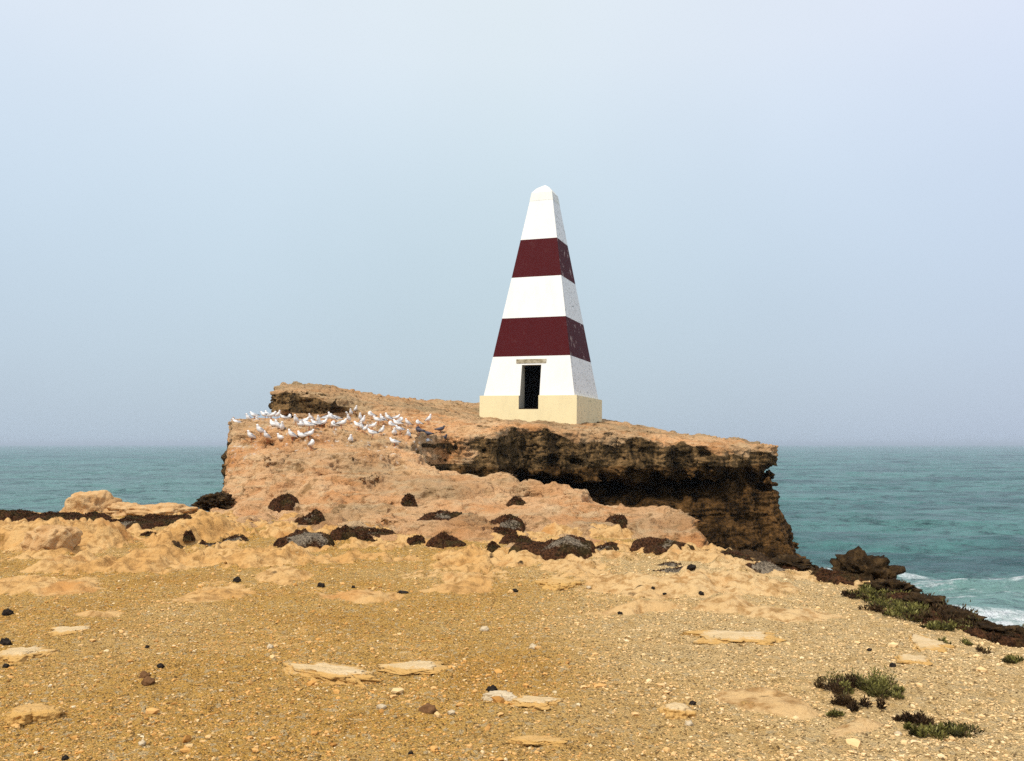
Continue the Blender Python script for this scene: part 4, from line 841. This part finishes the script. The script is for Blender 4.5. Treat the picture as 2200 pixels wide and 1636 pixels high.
def bird(kind, ms, u, v, face, label, cat, group, D=None, sc=1.0):
    p = place(u, v, D)
    o = link(kind, ms['body']); o.location = p + Vector((0, 0, -.004)); o.scale = (sc, sc, sc)
    o.rotation_euler = (0, 0, face)
    for k in ms:
        if k != 'body': link(k.rstrip('-1'), ms[k], o)
    return thing(o, label, cat, group)
L_, R_, F_, FL, FR, B_ = R(180), R(0), R(-90), R(-140), R(-40), R(90)
U, T_, PN, SI = 'upright', 'standing', 'preening', 'sitting'
# u, v of the feet, pose, facing, depth (None: where the ray meets the rock), words
GU = [(507,913,SI,FL,28.6),(534,908,U,FL,30),(545,907,T_,L_,31.5),(553,907,U,F_,30),(568,904,T_,L_,32),(575,905,U,L_,33),(584,907,T_,R_,31),(597,906,U,FR,31.5),(609,905,T_,L_,32.5),(621,904,PN,FR,33),
      (636,916,U,F_,None),(646,917,SI,FL,None),(654,917,T_,R_,None),(668,909,U,FL,None),(677,922,T_,L_,None),(684,915,U,F_,None),(693,921,T_,R_,None),(703,909,T_,R_,None),(712,909,U,FL,None),(720,911,T_,L_,None),
      (746,897,U,FL,None),(754,897,U,F_,None),(764,889,U,FR,None),(749,911,U,F_,None),(735,922,T_,R_,None),(718,925,PN,L_,None),(662,926,T_,L_,None),(588,917,SI,L_,None),(598,929,U,FL,None),(606,933,U,F_,None),
      (539,950,U,FL,None),(559,939,U,FL,None),(573,950,U,FL,None),(604,946,SI,FL,None),(627,948,U,FL,None),(648,941,SI,L_,None),(665,945,T_,R_,None),(669,968,PN,FR,None),(753,950,SI,F_,None),
      (779,916,U,FR,None),(774,908,U,F_,None),(797,903,PN,L_,None),(811,914,T_,L_,None),(822,911,U,FL,None),(834,909,U,FL,None),(852,907,T_,R_,None),(860,914,PN,R_,None),(777,930,U,F_,None),(801,926,T_,R_,None),(785,934,T_,FR,None),(769,926,T_,L_,None),
      (820,937,U,FR,None),(799,942,T_,L_,None),(846,961,T_,L_,None),(847,935,SI,F_,None),(858,934,T_,FL,None),(878,945,U,F_,None),(916,950,SI,FL,None),(841,924,PN,L_,None),(853,921,T_,L_,None),(876,919,U,FL,None),(899,919,PN,L_,None),(921,912,U,FR,None)]
ORD = ['first','second','third','fourth','fifth','sixth','seventh','eighth','ninth','tenth','eleventh','twelfth','thirteenth','fourteenth','fifteenth','sixteenth','seventeenth','eighteenth']
POSE = {U: 'upright white gull', T_: 'level grey-backed gull', PN: 'bent preening gull', SI: 'squatting white gull'}
FACE = {L_: 'facing left', R_: 'facing right', F_: 'facing viewer', FL: 'turned half left', FR: 'turned half right'}
special = {0: 'lone white gull squatting at the far left corner of the rock ledge', 22: 'upright gull standing highest of the flock on the slope', 37: 'hunched gull nearest the viewer, lowest on the ledge', 38: 'white gull squatting alone on the bare middle of the ledge',
           53: 'gull with clearly visible legs at the front of the right group', 57: 'pale gull squatting below the pigeons', 62: 'small upright gull farthest right of the flock'}
rows = {}
for i, g in enumerate(GU):
    if i in special: continue
    key = ('back row' if g[1] <= 914 else 'middle row' if g[1] <= 931 else 'front row', 'left half' if g[0] < 640 else 'middle' if g[0] < 765 else 'right half', g[2])
    rows.setdefault(key, []).append(i)
for i, g in enumerate(GU):
    if i in special: lab = special[i]
    else:
        key = [k for k, q in rows.items() if i in q][0]; q = sorted(rows[key], key=lambda j: GU[j][0])
        pos = 'only such' if len(q) == 1 else ORD[q.index(i)] + ' such from left'
        lab = '%s %s, %s in %s of %s' % (POSE[g[2]], FACE[g[3]], pos, key[1], key[0])
    bird('gull', GM[g[2]], g[0], g[1], g[3] + random.uniform(-.3, .3), lab, 'gull', 'gulls resting on the rock ledge', g[4], random.uniform(.9, 1.06))
for (u, v, ps, fc, lab) in ((947,933,T_,R_,'largest looking dark pigeon facing right, highest on the right'),(900,937,PN,L_,'dark pigeon with its head down, leftmost of the pigeons'),(918,943,T_,L_,'dark pigeon right behind the pale squatting gull'),(954,952,T_,FR,'dark pigeon lowest and farthest right, at the brink of the cliff')):
    bird('pigeon', PM[ps], u, v, fc, lab, 'pigeon', 'dark pigeons beside the gulls', None, 1.0)

# ------------------------------------------------------------------ sea haze
def build_haze():
    x0, x1, y0, y1, z0, z1 = -30000, 30000, -300, 17000, -13.5, 22
    V = [(x, y, z) for x in (x0, x1) for y in (y0, y1) for z in (z0, z1)]
    Fq = [(0,1,3,2),(4,6,7,5),(0,4,5,1),(2,3,7,6),(0,2,6,4),(1,5,7,3)]
    m = bpy.data.materials.new('sea_haze'); m.use_nodes = True; t = m.node_tree; t.nodes.clear()
    o = N(t, 'ShaderNodeOutputMaterial'); p = N(t, 'ShaderNodeVolumePrincipled'); p.inputs['Color'].default_value = (.66, .76, .88, 1); p.inputs['Density'].default_value = .00017; p.inputs['Anisotropy'].default_value = .1
    t.links.new(p.outputs[0], o.inputs['Volume'])
    me = bpy.data.meshes.new('haze'); me.from_pydata(V, [], Fq); me.update(); me.materials.append(m)
    link('haze', me, kind='stuff')
build_haze()
